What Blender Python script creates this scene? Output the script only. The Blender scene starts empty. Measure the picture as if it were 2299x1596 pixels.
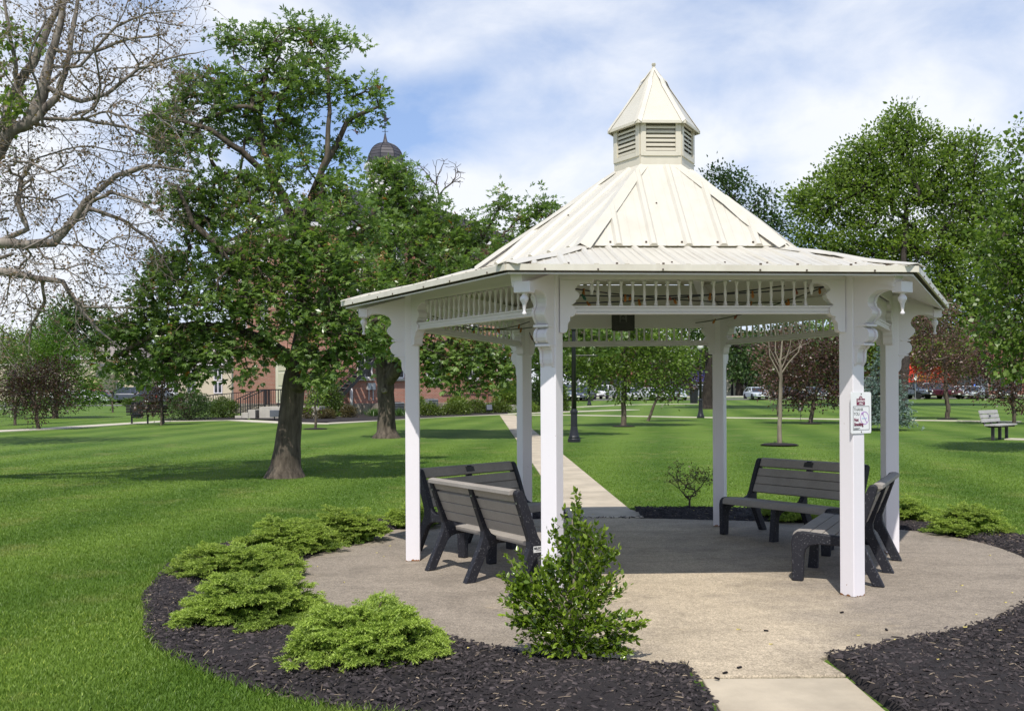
import bpy, math, random
import numpy as np
from mathutils import Vector, Matrix

# ------------------------------------------------------------------ camera, sky, sun, exposure
sc = bpy.context.scene
COL = sc.collection
R = math.radians
F_, W_, H_, HOR, EYE, ROLL = 2225.0, 2299.0, 1596.0, 886.7, 1.6, -0.0047   # focal etc. in photo units
cam_d = bpy.data.cameras.new('camera'); cam = bpy.data.objects.new('camera', cam_d); COL.objects.link(cam)
cam_d.sensor_width = 36.0; cam_d.lens = F_ / W_ * 36.0
cam_d.shift_y = (HOR - H_ / 2) / W_
cam_d.clip_start = 0.1; cam_d.clip_end = 3000
cam.matrix_world = Matrix.Translation((0, 0, EYE)) @ Matrix.Rotation(R(90), 4, 'X') @ Matrix.Rotation(ROLL, 4, 'Z')
sc.camera = cam

SUN_DIR = Vector((-0.10, -0.655, 1.0)).normalized()          # towards the sun
SUN_EL = math.asin(SUN_DIR.z); SUN_AZ = math.atan2(SUN_DIR.x, SUN_DIR.y)
world = bpy.data.worlds.new('World'); sc.world = world; world.use_nodes = True
def make_sky():
    nt = world.node_tree; N = nt.nodes; L = nt.links
    N.clear()
    out = N.new('ShaderNodeOutputWorld'); bg = N.new('ShaderNodeBackground'); bg.inputs['Strength'].default_value = 0.113
    sky = N.new('ShaderNodeTexSky'); sky.sky_type = 'NISHITA'; sky.sun_disc = False
    sky.sun_elevation = SUN_EL; sky.sun_rotation = SUN_AZ
    sky.air_density = 1.0; sky.dust_density = 0.6; sky.ozone_density = 1.6
    tc = N.new('ShaderNodeTexCoord'); sep = N.new('ShaderNodeSeparateXYZ'); L.new(tc.outputs['Generated'], sep.inputs[0])
    def math_(op, a, b=None, clamp=False):
        n = N.new('ShaderNodeMath'); n.operation = op; n.use_clamp = clamp
        for i, q in enumerate((a, b)):
            if q is None: continue
            if isinstance(q, (int, float)): n.inputs[i].default_value = q
            else: L.new(q, n.inputs[i])
        return n.outputs[0]
    el = math_('MAXIMUM', sep.outputs['Z'], 0.0)
    cmb = N.new('ShaderNodeCombineXYZ'); L.new(sep.outputs['X'], cmb.inputs[0]); L.new(math_('ADD', sep.outputs['Y'], SKYSEED), cmb.inputs[1]); L.new(math_('MULTIPLY', el, 1.9), cmb.inputs[2])
    n1 = N.new('ShaderNodeTexNoise'); n1.inputs['Scale'].default_value = 2.6; n1.inputs['Detail'].default_value = 2; n1.inputs['Roughness'].default_value = 0.45; n1.inputs['Distortion'].default_value = 0.5
    n2 = N.new('ShaderNodeTexNoise'); n2.inputs['Scale'].default_value = 7.5; n2.inputs['Detail'].default_value = 8; n2.inputs['Roughness'].default_value = 0.56; n2.inputs['Distortion'].default_value = 0.25
    L.new(cmb.outputs[0], n1.inputs['Vector']); L.new(cmb.outputs[0], n2.inputs['Vector'])
    s = math_('ADD', math_('MULTIPLY', n1.outputs['Fac'], 0.72), math_('MULTIPLY', n2.outputs['Fac'], 0.28))
    # more cloud towards the horizon, as in a fair weather sky
    s2 = math_('ADD', s, math_('MULTIPLY', math_('SUBTRACT', 0.24, math_('MINIMUM', el, 0.72)), 0.36))
    rp = N.new('ShaderNodeValToRGB'); L.new(s2, rp.inputs[0])
    rp.color_ramp.elements[0].position = 0.395; rp.color_ramp.elements[0].color = (0, 0, 0, 1)
    rp.color_ramp.elements[1].position = 0.57; rp.color_ramp.elements[1].color = (1, 1, 1, 1)
    cc = N.new('ShaderNodeMixRGB'); L.new(n2.outputs['Fac'], cc.inputs[0])
    cc.inputs[1].default_value = (8.0, 8.4, 9.1, 1); cc.inputs[2].default_value = (9.4, 9.5, 9.8, 1)
    # thin milky veil over the blue
    pale = N.new('ShaderNodeMixRGB'); L.new(math_('MULTIPLY', math_('SUBTRACT', 1.0, math_('MULTIPLY', sep.outputs['Z'], 1.0), True), 0.78), pale.inputs[0]); L.new(sky.outputs[0], pale.inputs[1]); pale.inputs[2].default_value = (3.9, 5.7, 9.8, 1)
    mx = N.new('ShaderNodeMixRGB'); L.new(math_('MULTIPLY', rp.outputs[0], 0.92), mx.inputs[0]); L.new(pale.outputs[0], mx.inputs[1]); L.new(cc.outputs[0], mx.inputs[2])
    L.new(mx.outputs[0], bg.inputs['Color']); L.new(bg.outputs[0], out.inputs['Surface'])
SKYSEED = 139.9
make_sky()
sun_d = bpy.data.lights.new('sun', 'SUN'); sun_d.energy = 4.7; sun_d.angle = R(0.53); sun_d.color = (1.0, 0.955, 0.88)
sun = bpy.data.objects.new('sun', sun_d); COL.objects.link(sun)
sun.rotation_euler = SUN_DIR.to_track_quat('Z', 'Y').to_euler(); sun.location = (-5, -20, 40)
sc.view_settings.view_transform = 'Standard'; sc.view_settings.look = 'None'
sc.view_settings.exposure = 0.0; sc.view_settings.gamma = 1.0; sc.view_settings.use_curve_mapping = False
sc.cycles.max_bounces = 8; sc.cycles.transparent_max_bounces = 16

# ------------------------------------------------------------------ helpers
rng = np.random.default_rng(11); random.seed(5)
def terr(y):                                                   # the park rises gently away from the gazebo
    return 0.0095 * max(0.0, min(y, 165.0) - 14.0)
def ground(px, py):                                            # point of the terrain seen at photo position (px, py)
    px -= 1149.5; py -= HOR
    c, s = math.cos(-ROLL), math.sin(-ROLL)
    u, v = px * c - py * s, px * s + py * c
    y = 20.0
    for _ in range(40):
        y = 0.5 * y + 0.5 * (EYE - terr(y)) * F_ / max(v, 4.0)
    return Vector((u * y / F_, y, terr(y)))
def at(px, py, y):                                             # point at depth y seen at (px, py)
    px -= 1149.5; py -= HOR
    c, s = math.cos(-ROLL), math.sin(-ROLL)
    u, v = px * c - py * s, px * s + py * c
    return Vector((u * y / F_, y, EYE - v * y / F_))

def tag(o, label=None, cat=None, group=None, kind=None):
    if label: o['label'] = label
    if cat: o['category'] = cat
    if group: o['group'] = group
    if kind: o['kind'] = kind
    return o
def empty(name, loc=(0, 0, 0), rz=0.0, label=None, cat=None, group=None):
    o = bpy.data.objects.new(name, None); COL.objects.link(o); o.location = loc; o.rotation_euler = (0, 0, rz)
    o.empty_display_size = 0.2
    return tag(o, label, cat, group)
def kids(o): return [c for c in COL.objects if c.parent == o]
def copy_tree(o, parent=None):
    c = o.copy(); COL.objects.link(c)
    if parent: c.parent = parent
    for ch in list(o.children): copy_tree(ch, c)
    return c

class MB:
    def __init__(s): s.v = []; s.f = []; s.mi = []; s.cur = 0
    def face(s, idx): s.f.append(tuple(idx)); s.mi.append(s.cur)
    def quad(s, a, b, c, d):
        n = len(s.v); s.v += [tuple(a), tuple(b), tuple(c), tuple(d)]; s.face((n, n+1, n+2, n+3)); return s
    def poly(s, pts):
        n = len(s.v); s.v += [tuple(p) for p in pts]; s.face(range(n, n+len(pts))); return s
    def box(s, c, d, rz=0.0, ax=None):
        hx, hy, hz = d[0]/2, d[1]/2, d[2]/2
        m = ax if ax else Matrix.Rotation(rz, 3, 'Z')
        c = Vector(c); n = len(s.v)
        for z in (-hz, hz):
            for x, y in ((-hx, -hy), (hx, -hy), (hx, hy), (-hx, hy)):
                s.v.append(tuple(c + m @ Vector((x, y, z))))
        for q in ((3,2,1,0), (4,5,6,7), (0,1,5,4), (1,2,6,5), (2,3,7,6), (3,0,4,7)): s.face([n+i for i in q])
        return s
    def bar(s, a, b, w, h, up=(0, 0, 1)):                      # box beam from a to b
        a = Vector(a); b = Vector(b); d = b - a; L = d.length; d.normalize()
        u = Vector(up); x = d.cross(u)
        if x.length < 1e-5: x = d.cross(Vector((1, 0, 0)))
        x.normalize(); u = x.cross(d)
        m = Matrix((d, -x, u)).transposed()
        return s.box((a+b)/2, (L, w, h), ax=m)
    def extrude(s, pts, vec):
        vec = Vector(vec); n = len(s.v); k = len(pts)
        s.v += [tuple(p) for p in pts] + [tuple(Vector(p) + vec) for p in pts]
        s.face(range(n+k-1, n-1, -1)); s.face(range(n+k, n+2*k))
        for i in range(k):
            j = (i+1) % k; s.face((n+i, n+j, n+k+j, n+k+i))
        return s
    def tube(s, pts, rad, n=8, cap=True):
        pts = [Vector(p) for p in pts]; k = len(pts)
        if isinstance(rad, (int, float)): rad = [rad]*k
        base = len(s.v); up = None
        for i in range(k):
            d = (pts[min(i+1, k-1)] - pts[max(i-1, 0)])
            if d.length < 1e-9: d = Vector((0, 0, 1))
            d.normalize()
            if up is None:
                up = Vector((1, 0, 0)) if abs(d.x) < 0.8 else Vector((0, 1, 0))
            up = up - d * up.dot(d)
            if up.length < 1e-6: up = Vector((0, 1, 0)) - d * d.y
            up.normalize(); w = d.cross(up)
            for j in range(n):
                a = 2*math.pi*j/n
                s.v.append(tuple(pts[i] + (up*math.cos(a) + w*math.sin(a))*rad[i]))
        for i in range(k-1):
            for j in range(n):
                a = base+i*n+j; b = base+i*n+(j+1) % n
                s.face((a, b, b+n, a+n))
        if cap:
            s.face(range(base+n-1, base-1, -1)); s.face(range(base+(k-1)*n, base+k*n))
        return s
    def lathe(s, prof, n=16, o=(0, 0, 0), ax=None):
        base = len(s.v); k = len(prof); o = Vector(o)
        for r, z in prof:
            for j in range(n):
                a = 2*math.pi*j/n; p = Vector((r*math.cos(a), r*math.sin(a), z))
                s.v.append(tuple(o + (ax @ p if ax else p)))
        for i in range(k-1):
            for j in range(n):
                a = base+i*n+j; b = base+i*n+(j+1) % n
                s.face((a, b, b+n, a+n))
        s.face(range(base+n-1, base-1, -1)); s.face(range(base+(k-1)*n, base+k*n))
        return s
    def loft(s, secs):                                          # list of rings with equal point counts
        base = len(s.v); n = len(secs[0])
        for q in secs: s.v += [tuple(p) for p in q]
        for i in range(len(secs)-1):
            for j in range(n):
                a = base+i*n+j; b = base+i*n+(j+1) % n
                s.face((a, b, b+n, a+n))
        s.face(range(base+n-1, base-1, -1)); s.face(range(base+(len(secs)-1)*n, base+len(secs)*n))
        return s
    def build(s, name, mat, parent=None, smooth=False, loc=None, rz=None, bevel=0.0, kind=None):
        me = bpy.data.meshes.new(name); me.from_pydata(s.v, [], s.f)
        mats = mat if isinstance(mat, (list, tuple)) else [mat]
        for m in mats: me.materials.append(m)
        if len(mats) > 1: me.polygons.foreach_set('material_index', s.mi)
        if smooth: me.polygons.foreach_set('use_smooth', [True]*len(me.polygons))
        me.update()
        o = bpy.data.objects.new(name, me); COL.objects.link(o)
        if parent: o.parent = parent
        if loc is not None: o.location = loc
        if rz is not None: o.rotation_euler = (0, 0, rz)
        if bevel:
            b = o.modifiers.new('bevel', 'BEVEL'); b.width = bevel; b.segments = 2; b.limit_method = 'ANGLE'; b.angle_limit = R(40)
        if smooth == 'auto' or (smooth and bevel): pass
        if kind: o['kind'] = kind
        return o

def np_mesh(name, V, Fq, mat, parent=None, tint=None, smooth=False, loc=None, kind=None):
    """V (n,3); Fq (m,k) index array, k = 3 or 4"""
    me = bpy.data.meshes.new(name); n = len(V); m, k = Fq.shape
    me.vertices.add(n); me.vertices.foreach_set('co', np.ascontiguousarray(V, dtype=np.float32).ravel())
    me.loops.add(m*k); me.loops.foreach_set('vertex_index', np.ascontiguousarray(Fq, dtype=np.int32).ravel())
    me.polygons.add(m); me.polygons.foreach_set('loop_start', np.arange(0, m*k, k, dtype=np.int32))
    if smooth: me.polygons.foreach_set('use_smooth', np.ones(m, dtype=bool))
    me.materials.append(mat)
    if tint is not None:
        a = me.attributes.new('tint', 'FLOAT', 'POINT'); a.data.foreach_set('value', np.ascontiguousarray(tint, dtype=np.float32))
    me.update(calc_edges=True)
    o = bpy.data.objects.new(name, me); COL.objects.link(o)
    if parent: o.parent = parent
    if loc is not None: o.location = loc
    if kind: o['kind'] = kind
    return o

# ------------------------------------------------------------------ materials
class NT:
    def __init__(s, name):
        s.m = bpy.data.materials.new(name); s.m.use_nodes = True
        s.t = s.m.node_tree; s.n = s.t.nodes; s.l = s.t.links; s.n.clear()
        s.out = s.n.new('ShaderNodeOutputMaterial')
    def new(s, t, **kw):
        n = s.n.new('ShaderNode'+t)
        for k, v in kw.items():
            if k.startswith('i_'): n.inputs[k[2:]].default_value = v
            else: setattr(n, k, v)
        return n
    def link(s, a, b): s.l.new(a, b)
    def pos(s, scale=(1, 1, 1), obj=False, rot=(0, 0, 0)):
        if obj: o = s.new('TexCoord').outputs['Object']
        else: o = s.new('NewGeometry').outputs['Position']
        mp = s.new('Mapping'); s.link(o, mp.inputs['Vector']); mp.inputs['Scale'].default_value = scale; mp.inputs['Rotation'].default_value = rot
        return mp.outputs[0]
    def noise(s, vec, scale, detail=4, rough=0.55, dist=0.0):
        n = s.new('TexNoise'); s.link(vec, n.inputs['Vector']); n.inputs['Scale'].default_value = scale
        n.inputs['Detail'].default_value = detail; n.inputs['Roughness'].default_value = rough; n.inputs['Distortion'].default_value = dist
        return n.outputs['Fac']
    def ramp(s, fac, stops):
        r = s.new('ValToRGB'); s.link(fac, r.inputs[0]); e = r.color_ramp.elements
        while len(e) < len(stops): e.new(0.5)
        for q, (p, c) in zip(e, stops):
            q.position = p; q.color = (c[0], c[1], c[2], 1) if not isinstance(c, (int, float)) else (c, c, c, 1)
        return r.outputs[0]
    def mix(s, fac, a, b, mode='MIX'):
        n = s.new('MixRGB', blend_type=mode)
        for i, q in enumerate((fac, a, b)):
            if isinstance(q, (int, float)): n.inputs[i].default_value = q if i == 0 else (q, q, q, 1)
            elif isinstance(q, (tuple, list)): n.inputs[i].default_value = (q[0], q[1], q[2], 1)
            else: s.link(q, n.inputs[i])
        return n.outputs[0]
    def math(s, op, a, b=None, clamp=False):
        n = s.new('Math', operation=op, use_clamp=clamp)
        for i, q in enumerate((a, b)):
            if q is None: continue
            if isinstance(q, (int, float)): n.inputs[i].default_value = q
            else: s.link(q, n.inputs[i])
        return n.outputs[0]
    def bump(s, h, strength, dist=0.01):
        b = s.new('Bump'); s.link(h, b.inputs['Height']); b.inputs['Strength'].default_value = strength; b.inputs['Distance'].default_value = dist
        return b.outputs[0]
    def bsdf(s, col, rough=0.6, spec=0.5, metal=0.0, normal=None):
        p = s.new('BsdfPrincipled')
        if isinstance(col, (tuple, list)): p.inputs['Base Color'].default_value = (col[0], col[1], col[2], 1)
        else: s.link(col, p.inputs['Base Color'])
        if isinstance(rough, (int, float)): p.inputs['Roughness'].default_value = rough
        else: s.link(rough, p.inputs['Roughness'])
        p.inputs['Specular IOR Level'].default_value = spec; p.inputs['Metallic'].default_value = metal
        if normal is not None: s.link(normal, p.inputs['Normal'])
        return p
    def done(s, sh): s.link(sh.outputs[0], s.out.inputs['Surface']); return s.m

def simple(name, col, rough=0.6, var=0.12, scale=6.0, bump=0.0, bscale=60.0, spec=0.5, metal=0.0, stretch=(1, 1, 1), obj=False):
    t = NT(name); v = t.pos(stretch, obj=obj)
    n = t.noise(v, scale, 5, 0.6)
    lo = tuple(c*(1-var) for c in col); hi = tuple(min(1, c*(1+var)) for c in col)
    c = t.ramp(n, [(0.3, lo), (0.7, hi)])
    nm = t.bump(t.noise(v, bscale, 4, 0.6), bump, 0.01) if bump else None
    return t.done(t.bsdf(c, rough, spec, metal, nm))

def leafmat(name, lo, hi, trans=0.30, rough=0.42, spec=0.5, odd=None, oddp=0.97):
    t = NT(name); a = t.new('Attribute', attribute_name='tint')
    f = a.outputs['Fac']
    stops = [(0.0, lo), (0.85, hi)] if odd is None else [(0.0, lo), (oddp-0.06, hi), (oddp, odd)]
    c = t.ramp(f, stops)
    c = t.mix(0.35, c, t.ramp(t.noise(t.pos(), 1.1, 2), [(0.3, 0.6), (0.7, 1.25)]), 'MULTIPLY')
    p = t.bsdf(c, rough, spec)
    tr = t.new('BsdfTranslucent'); t.link(t.mix(1.0, c, (1.5, 1.6, 0.8), 'MULTIPLY'), tr.inputs['Color'])
    m = t.new('MixShader'); m.inputs[0].default_value = trans; t.link(p.outputs[0], m.inputs[1]); t.link(tr.outputs[0], m.inputs[2])
    return t.done(m)

def barkmat(name, lo, hi, scale=9.0, bump=0.9):
    t = NT(name); v = t.pos((1, 1, 0.22))
    n = t.noise(v, scale, 6, 0.65, 0.4); n2 = t.noise(t.pos(), 1.7, 3)
    c = t.ramp(n, [(0.32, lo), (0.68, hi)])
    c = t.mix(0.5, c, t.ramp(n2, [(0.3, 0.65), (0.7, 1.25)]), 'MULTIPLY')
    return t.done(t.bsdf(c, 0.9, 0.25, 0, t.bump(n, bump, 0.04)))

def mk_white():
    t = NT('white_paint'); v = t.pos()
    n = t.noise(v, 2.2, 4, 0.6); n2 = t.noise(t.pos((14, 14, 1.2)), 3.0, 4, 0.7)
    c = t.mix(t.ramp(n, [(0.35, 0.0), (0.75, 0.35)]), (0.755, 0.715, 0.745), (0.68, 0.64, 0.64))
    c = t.mix(t.ramp(n2, [(0.66, 0.0), (0.82, 0.35)]), c, (0.52, 0.47, 0.40))
    return t.done(t.bsdf(c, 0.42, 0.4, 0, t.bump(t.noise(v, 55, 3), 0.06, 0.004)))
def mk_post():
    # white posts with rust where the paint has lifted, close to the feet
    t = NT('white_post_paint'); v = t.pos(); g = t.new('NewGeometry').outputs['Position']; sp = t.new('SeparateXYZ'); t.link(g, sp.inputs[0])
    n = t.noise(v, 2.2, 4, 0.6); n2 = t.noise(v, 16, 5, 0.7)
    c = t.mix(t.ramp(n, [(0.35, 0.0), (0.8, 0.25)]), (0.80, 0.765, 0.795), (0.72, 0.69, 0.70))
    foot = t.math('MULTIPLY', t.ramp(sp.outputs['Z'], [(0.0, 1.0), (0.035, 0.0)]), 1.0)
    r = t.math('GREATER_THAN', t.math('ADD', n2, t.math('MULTIPLY', foot, 0.28)), 0.71)
    c = t.mix(r, c, (0.30, 0.13, 0.05))
    return t.done(t.bsdf(c, 0.42, 0.4, 0, t.bump(t.noise(v, 70, 3), 0.05, 0.004)))
def mk_roof(name, base, dirt, amt=0.5):
    t = NT(name); v = t.pos()
    n = t.noise(t.pos((3, 3, 1)), 1.4, 5, 0.62, 0.6); n2 = t.noise(v, 22, 4, 0.7)
    c = t.mix(t.math('MULTIPLY', t.ramp(n, [(0.42, 0.0), (0.75, 1.0)]), amt), base, dirt)
    c = t.mix(t.ramp(n2, [(0.66, 0.0), (0.8, 0.25)]), c, tuple(q*0.6 for q in dirt))
    return t.done(t.bsdf(c, 0.38, 0.45, 0, t.bump(t.noise(v, 3.5, 3), 0.10, 0.02)))

def mk_concrete():
    t = NT('exposed_aggregate'); v = t.pos()
    big = t.noise(v, 0.55, 4, 0.6, 0.3); mid = t.noise(v, 2.6, 5, 0.65); fine = t.noise(v, 85, 3, 0.7)
    g = t.new('NewGeometry').outputs['Position']; sp = t.new('SeparateXYZ'); t.link(g, sp.inputs[0])
    # worn pale track of the walkway through the middle, grey staining to both sides
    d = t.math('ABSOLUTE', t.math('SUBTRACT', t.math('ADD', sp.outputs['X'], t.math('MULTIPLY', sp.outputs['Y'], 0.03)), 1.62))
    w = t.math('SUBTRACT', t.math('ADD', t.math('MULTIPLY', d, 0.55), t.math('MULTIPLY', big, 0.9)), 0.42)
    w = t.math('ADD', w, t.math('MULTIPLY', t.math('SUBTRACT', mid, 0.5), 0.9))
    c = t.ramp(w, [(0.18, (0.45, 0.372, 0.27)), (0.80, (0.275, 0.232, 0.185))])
    vo = t.new('TexVoronoi'); t.link(v, vo.inputs['Vector']); vo.inputs['Scale'].default_value = 120
    sp2 = t.ramp(vo.outputs['Color'], [(0.15, 0.64), (0.5, 1.0), (0.85, 1.33)])
    c = t.mix(0.85, c, sp2, 'MULTIPLY')
    c = t.mix(0.8, c, t.ramp(t.noise(v, 14, 5, 0.7), [(0.3, 0.80), (0.7, 1.20)]), 'MULTIPLY')
    c = t.mix(0.9, c, t.ramp(t.noise(t.pos((1, 1.6, 1)), 1.4, 6, 0.7, 0.5), [(0.3, 0.74), (0.5, 1.0), (0.7, 1.16)]), 'MULTIPLY')
    c = t.mix(t.ramp(t.noise(v, 1.1, 3), [(0.60, 0.0), (0.70, 0.5)]), c, (0.17, 0.145, 0.115))
    c = t.mix(t.ramp(t.noise(v, 2.1, 3), [(0.68, 0.0), (0.78, 0.5)]), c, (0.46, 0.36, 0.22))
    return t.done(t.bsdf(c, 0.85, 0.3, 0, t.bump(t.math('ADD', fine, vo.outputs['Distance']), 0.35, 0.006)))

def mk_lawn(name, lo, hi, dry, blade=False):
    t = NT(name); v = t.pos()
    # mowing stripes, front left to back right: leaning blades' sheen put into the colour
    w = t.new('TexWave', wave_type='BANDS', bands_direction='X'); t.link(t.pos((1, 1, 1), rot=(0, 0, R(8.5))), w.inputs['Vector'])
    w.inputs['Scale'].default_value = 0.125; w.inputs['Distortion'].default_value = 1.3; w.inputs['Detail'].default_value = 2; w.inputs['Detail Scale'].default_value = 0.5
    n = t.noise(v, 0.35, 4, 0.6); n2 = t.noise(v, 1.7, 4, 0.65); n3 = t.noise(v, 9.0, 4, 0.7)
    s = t.math('ADD', t.math('MULTIPLY', w.outputs['Fac'], 0.19), t.math('ADD', t.math('MULTIPLY', n, 0.35), t.math('ADD', t.math('MULTIPLY', n2, 0.24), t.math('MULTIPLY', n3, 0.14))))
    c = t.ramp(s, [(0.30, lo), (0.68, hi)])
    c = t.mix(t.ramp(t.noise(v, 0.8, 5, 0.7), [(0.54, 0.0), (0.70, 0.48)]), c, dry)
    if blade:
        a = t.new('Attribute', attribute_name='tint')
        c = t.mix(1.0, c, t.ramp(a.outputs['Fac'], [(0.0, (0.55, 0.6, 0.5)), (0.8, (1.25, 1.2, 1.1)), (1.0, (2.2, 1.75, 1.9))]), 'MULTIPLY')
        p = t.bsdf(c, 0.5, 0.35)
        tr = t.new('BsdfTranslucent'); t.link(t.mix(1.0, c, (1.5, 1.5, 0.8), 'MULTIPLY'), tr.inputs['Color'])
        m = t.new('MixShader'); m.inputs[0].default_value = 0.3; t.link(p.outputs[0], m.inputs[1]); t.link(tr.outputs[0], m.inputs[2])
        return t.done(m)
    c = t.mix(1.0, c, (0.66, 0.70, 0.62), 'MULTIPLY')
    return t.done(t.bsdf(c, 0.8, 0.2, 0, t.bump(t.noise(v, 30, 5, 0.75), 0.6, 0.05)))

def mk_brick(name, c1, c2, mortar):
    t = NT(name); tc = t.new('TexCoord').outputs['Object']; sp = t.new('SeparateXYZ'); t.link(tc, sp.inputs[0])
    cb = t.new('CombineXYZ'); t.link(t.math('ADD', sp.outputs[0], sp.outputs[1]), cb.inputs[0]); t.link(sp.outputs[2], cb.inputs[1])
    b = t.new('TexBrick'); t.link(cb.outputs[0], b.inputs['Vector']); b.inputs['Scale'].default_value = 1.0
    b.inputs['Brick Width'].default_value = 0.22; b.inputs['Row Height'].default_value = 0.083; b.inputs['Mortar Size'].default_value = 0.014; b.inputs['Bias'].default_value = 0.1
    b.inputs['Color1'].default_value = (*c1, 1); b.inputs['Color2'].default_value = (*c2, 1); b.inputs['Mortar'].default_value = (*mortar, 1)
    c = t.mix(0.45, b.outputs['Color'], t.ramp(t.noise(t.pos(), 0.9, 4), [(0.3, 0.7), (0.7, 1.25)]), 'MULTIPLY')
    return t.done(t.bsdf(c, 0.85, 0.2, 0, t.bump(b.outputs['Fac'], -0.5, 0.01)))
def mk_seam(name, col, axis=0, pitch=0.4):
    t = NT(name); c = t.ramp(t.noise(t.pos(), 2.0, 4), [(0.3, tuple(q*0.8 for q in col)), (0.7, tuple(q*1.2 for q in col))])
    return t.done(t.bsdf(c, 0.45, 0.5, 0.2))

M = {}
M['white'] = mk_white(); M['post'] = mk_post()
M['roof'] = mk_roof('cream_roof_metal', (0.60, 0.565, 0.485), (0.47, 0.425, 0.34), 0.38)
M['roof_edge'] = mk_roof('cream_edge_metal', (0.68, 0.635, 0.545), (0.45, 0.40, 0.32), 0.5)
M['cupola'] = mk_roof('tan_cupola_metal', (0.62, 0.575, 0.475), (0.50, 0.45, 0.36), 0.4)
M['dark'] = simple('dark_void', (0.03, 0.028, 0.025), 0.9)
M['screw'] = simple('rusty_screw', (0.07, 0.045, 0.03), 0.6)
M['concrete'] = mk_concrete()
M['walk'] = simple('walk_concrete', (0.47, 0.40, 0.30), 0.85, 0.22, 1.6, 0.25, 90)
M['walk_far'] = simple('pale_walk_concrete', (0.55, 0.50, 0.41), 0.85, 0.12, 0.6)
M['curb'] = simple('concrete', (0.45, 0.42, 0.37), 0.85, 0.15, 2.0, 0.2, 50)
M['asphalt'] = simple('asphalt', (0.17, 0.165, 0.165), 0.85, 0.15, 0.8, 0.2, 60)
M['mulch'] = simple('mulch_bed', (0.016, 0.012, 0.012), 0.95, 0.4, 14, 0.8, 40)
def mk_chip():
    t = NT('mulch_chips'); a = t.new('Attribute', attribute_name='tint')
    c = t.ramp(a.outputs['Fac'], [(0.0, (0.010, 0.008, 0.009)), (0.6, (0.036, 0.029, 0.030)), (0.86, (0.075, 0.061, 0.062)), (0.93, (0.13, 0.10, 0.075)), (1.0, (0.34, 0.27, 0.19))])
    return t.done(t.bsdf(c, 0.75, 0.35))
M['chip'] = mk_chip()
GLO, GHI, GDRY = (0.088, 0.172, 0.020), (0.220, 0.325, 0.056), (0.33, 0.325, 0.12)
M['lawn'] = mk_lawn('lawn', GLO, GHI, GDRY)
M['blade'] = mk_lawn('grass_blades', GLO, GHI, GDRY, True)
def mk_slat(name, col):
    t = NT(name); v = t.pos(); n = t.noise(v, 60, 4, 0.7); n2 = t.noise(v, 4, 3)
    c = t.ramp(t.math('ADD', t.math('MULTIPLY', n, 0.5), t.math('MULTIPLY', n2, 0.5)), [(0.35, tuple(q*0.85 for q in col)), (0.65, tuple(q*1.15 for q in col))])
    return t.done(t.bsdf(c, 0.62, 0.35, 0, t.bump(n, 0.15, 0.004)))
M['slat'] = mk_slat('recycled_plastic_slat', (0.31, 0.28, 0.25))
M['slat_grey'] = mk_slat('grey_slat', (0.40, 0.385, 0.37))
M['slat_dark'] = mk_slat('dark_slat', (0.035, 0.035, 0.033))
def mk_char():
    t = NT('charcoal_plastic'); v = t.pos(); n = t.noise(v, 75, 2, 0.5)
    c = t.mix(t.ramp(n, [(0.63, 0.0), (0.68, 0.7)]), (0.016, 0.0165, 0.023), (0.14, 0.14, 0.15))
    return t.done(t.bsdf(c, 0.6, 0.35, 0, t.bump(t.noise(v, 45, 3), 0.2, 0.004)))
M['char'] = mk_char()
M['black'] = simple('black_paint', (0.012, 0.013, 0.018), 0.4, 0.15, 4)
M['plaque'] = simple('bronze_plaque', (0.030, 0.028, 0.028), 0.45, 0.3, 40)
M['bark'] = barkmat('grey_brown_bark', (0.038, 0.030, 0.023), (0.150, 0.122, 0.094))
M['bark_dark'] = barkmat('dark_bark', (0.014, 0.0115, 0.010), (0.052, 0.042, 0.034), 12)
M['bark_pale'] = barkmat('pale_bark', (0.15, 0.125, 0.095), (0.34, 0.29, 0.225), 5)
M['bark_syc'] = barkmat('sycamore_bark', (0.085, 0.070, 0.062), (0.33, 0.29, 0.25), 4)
M['twig'] = simple('twig', (0.060, 0.042, 0.032), 0.9)
M['stone'] = simple('foundation_stone', (0.24, 0.20, 0.16), 0.9, 0.4, 2.5, 0.6, 9)
M['brick'] = mk_brick('red_brick', (0.33, 0.105, 0.066), (0.40, 0.145, 0.095), (0.38, 0.30, 0.25))
M['brick2'] = mk_brick('brown_brick', (0.24, 0.07, 0.05), (0.30, 0.10, 0.07), (0.25, 0.18, 0.15))
M['seam'] = mk_seam('dark_seam_roof', (0.060, 0.050, 0.058))
M['copper'] = mk_seam('dome_copper', (0.075, 0.068, 0.075))
M['glass'] = simple('window_glass', (0.03, 0.035, 0.04), 0.08, 0.1, 1, spec=0.8)
M['cream'] = simple('cream_siding', (0.66, 0.62, 0.50), 0.7, 0.06, 2)
M['beige'] = simple('beige_wall', (0.52, 0.45, 0.33), 0.8, 0.06, 2)
M['shingle'] = simple('roof_shingle', (0.24, 0.205, 0.19), 0.9, 0.2, 5)
M['red'] = simple('red_canvas', (0.72, 0.045, 0.02), 0.7, 0.1, 2)
M['purple'] = simple('purple_canvas', (0.20, 0.17, 0.55), 0.7, 0.1, 2)
M['yellow'] = simple('yellow_letters', (0.85, 0.52, 0.05), 0.6)
M['pink'] = simple('pink_panel', (0.42, 0.20, 0.15), 0.8, 0.08, 2)
M['grey_metal'] = simple('grey_metal', (0.22, 0.23, 0.24), 0.5)
M['rubber'] = simple('tyre_rubber', (0.015, 0.015, 0.016), 0.8)
M['rim'] = simple('rim_metal', (0.45, 0.45, 0.46), 0.3, metal=0.8)
M['lampglass'] = simple('lamp_glass', (0.78, 0.78, 0.74), 0.35)
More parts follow.
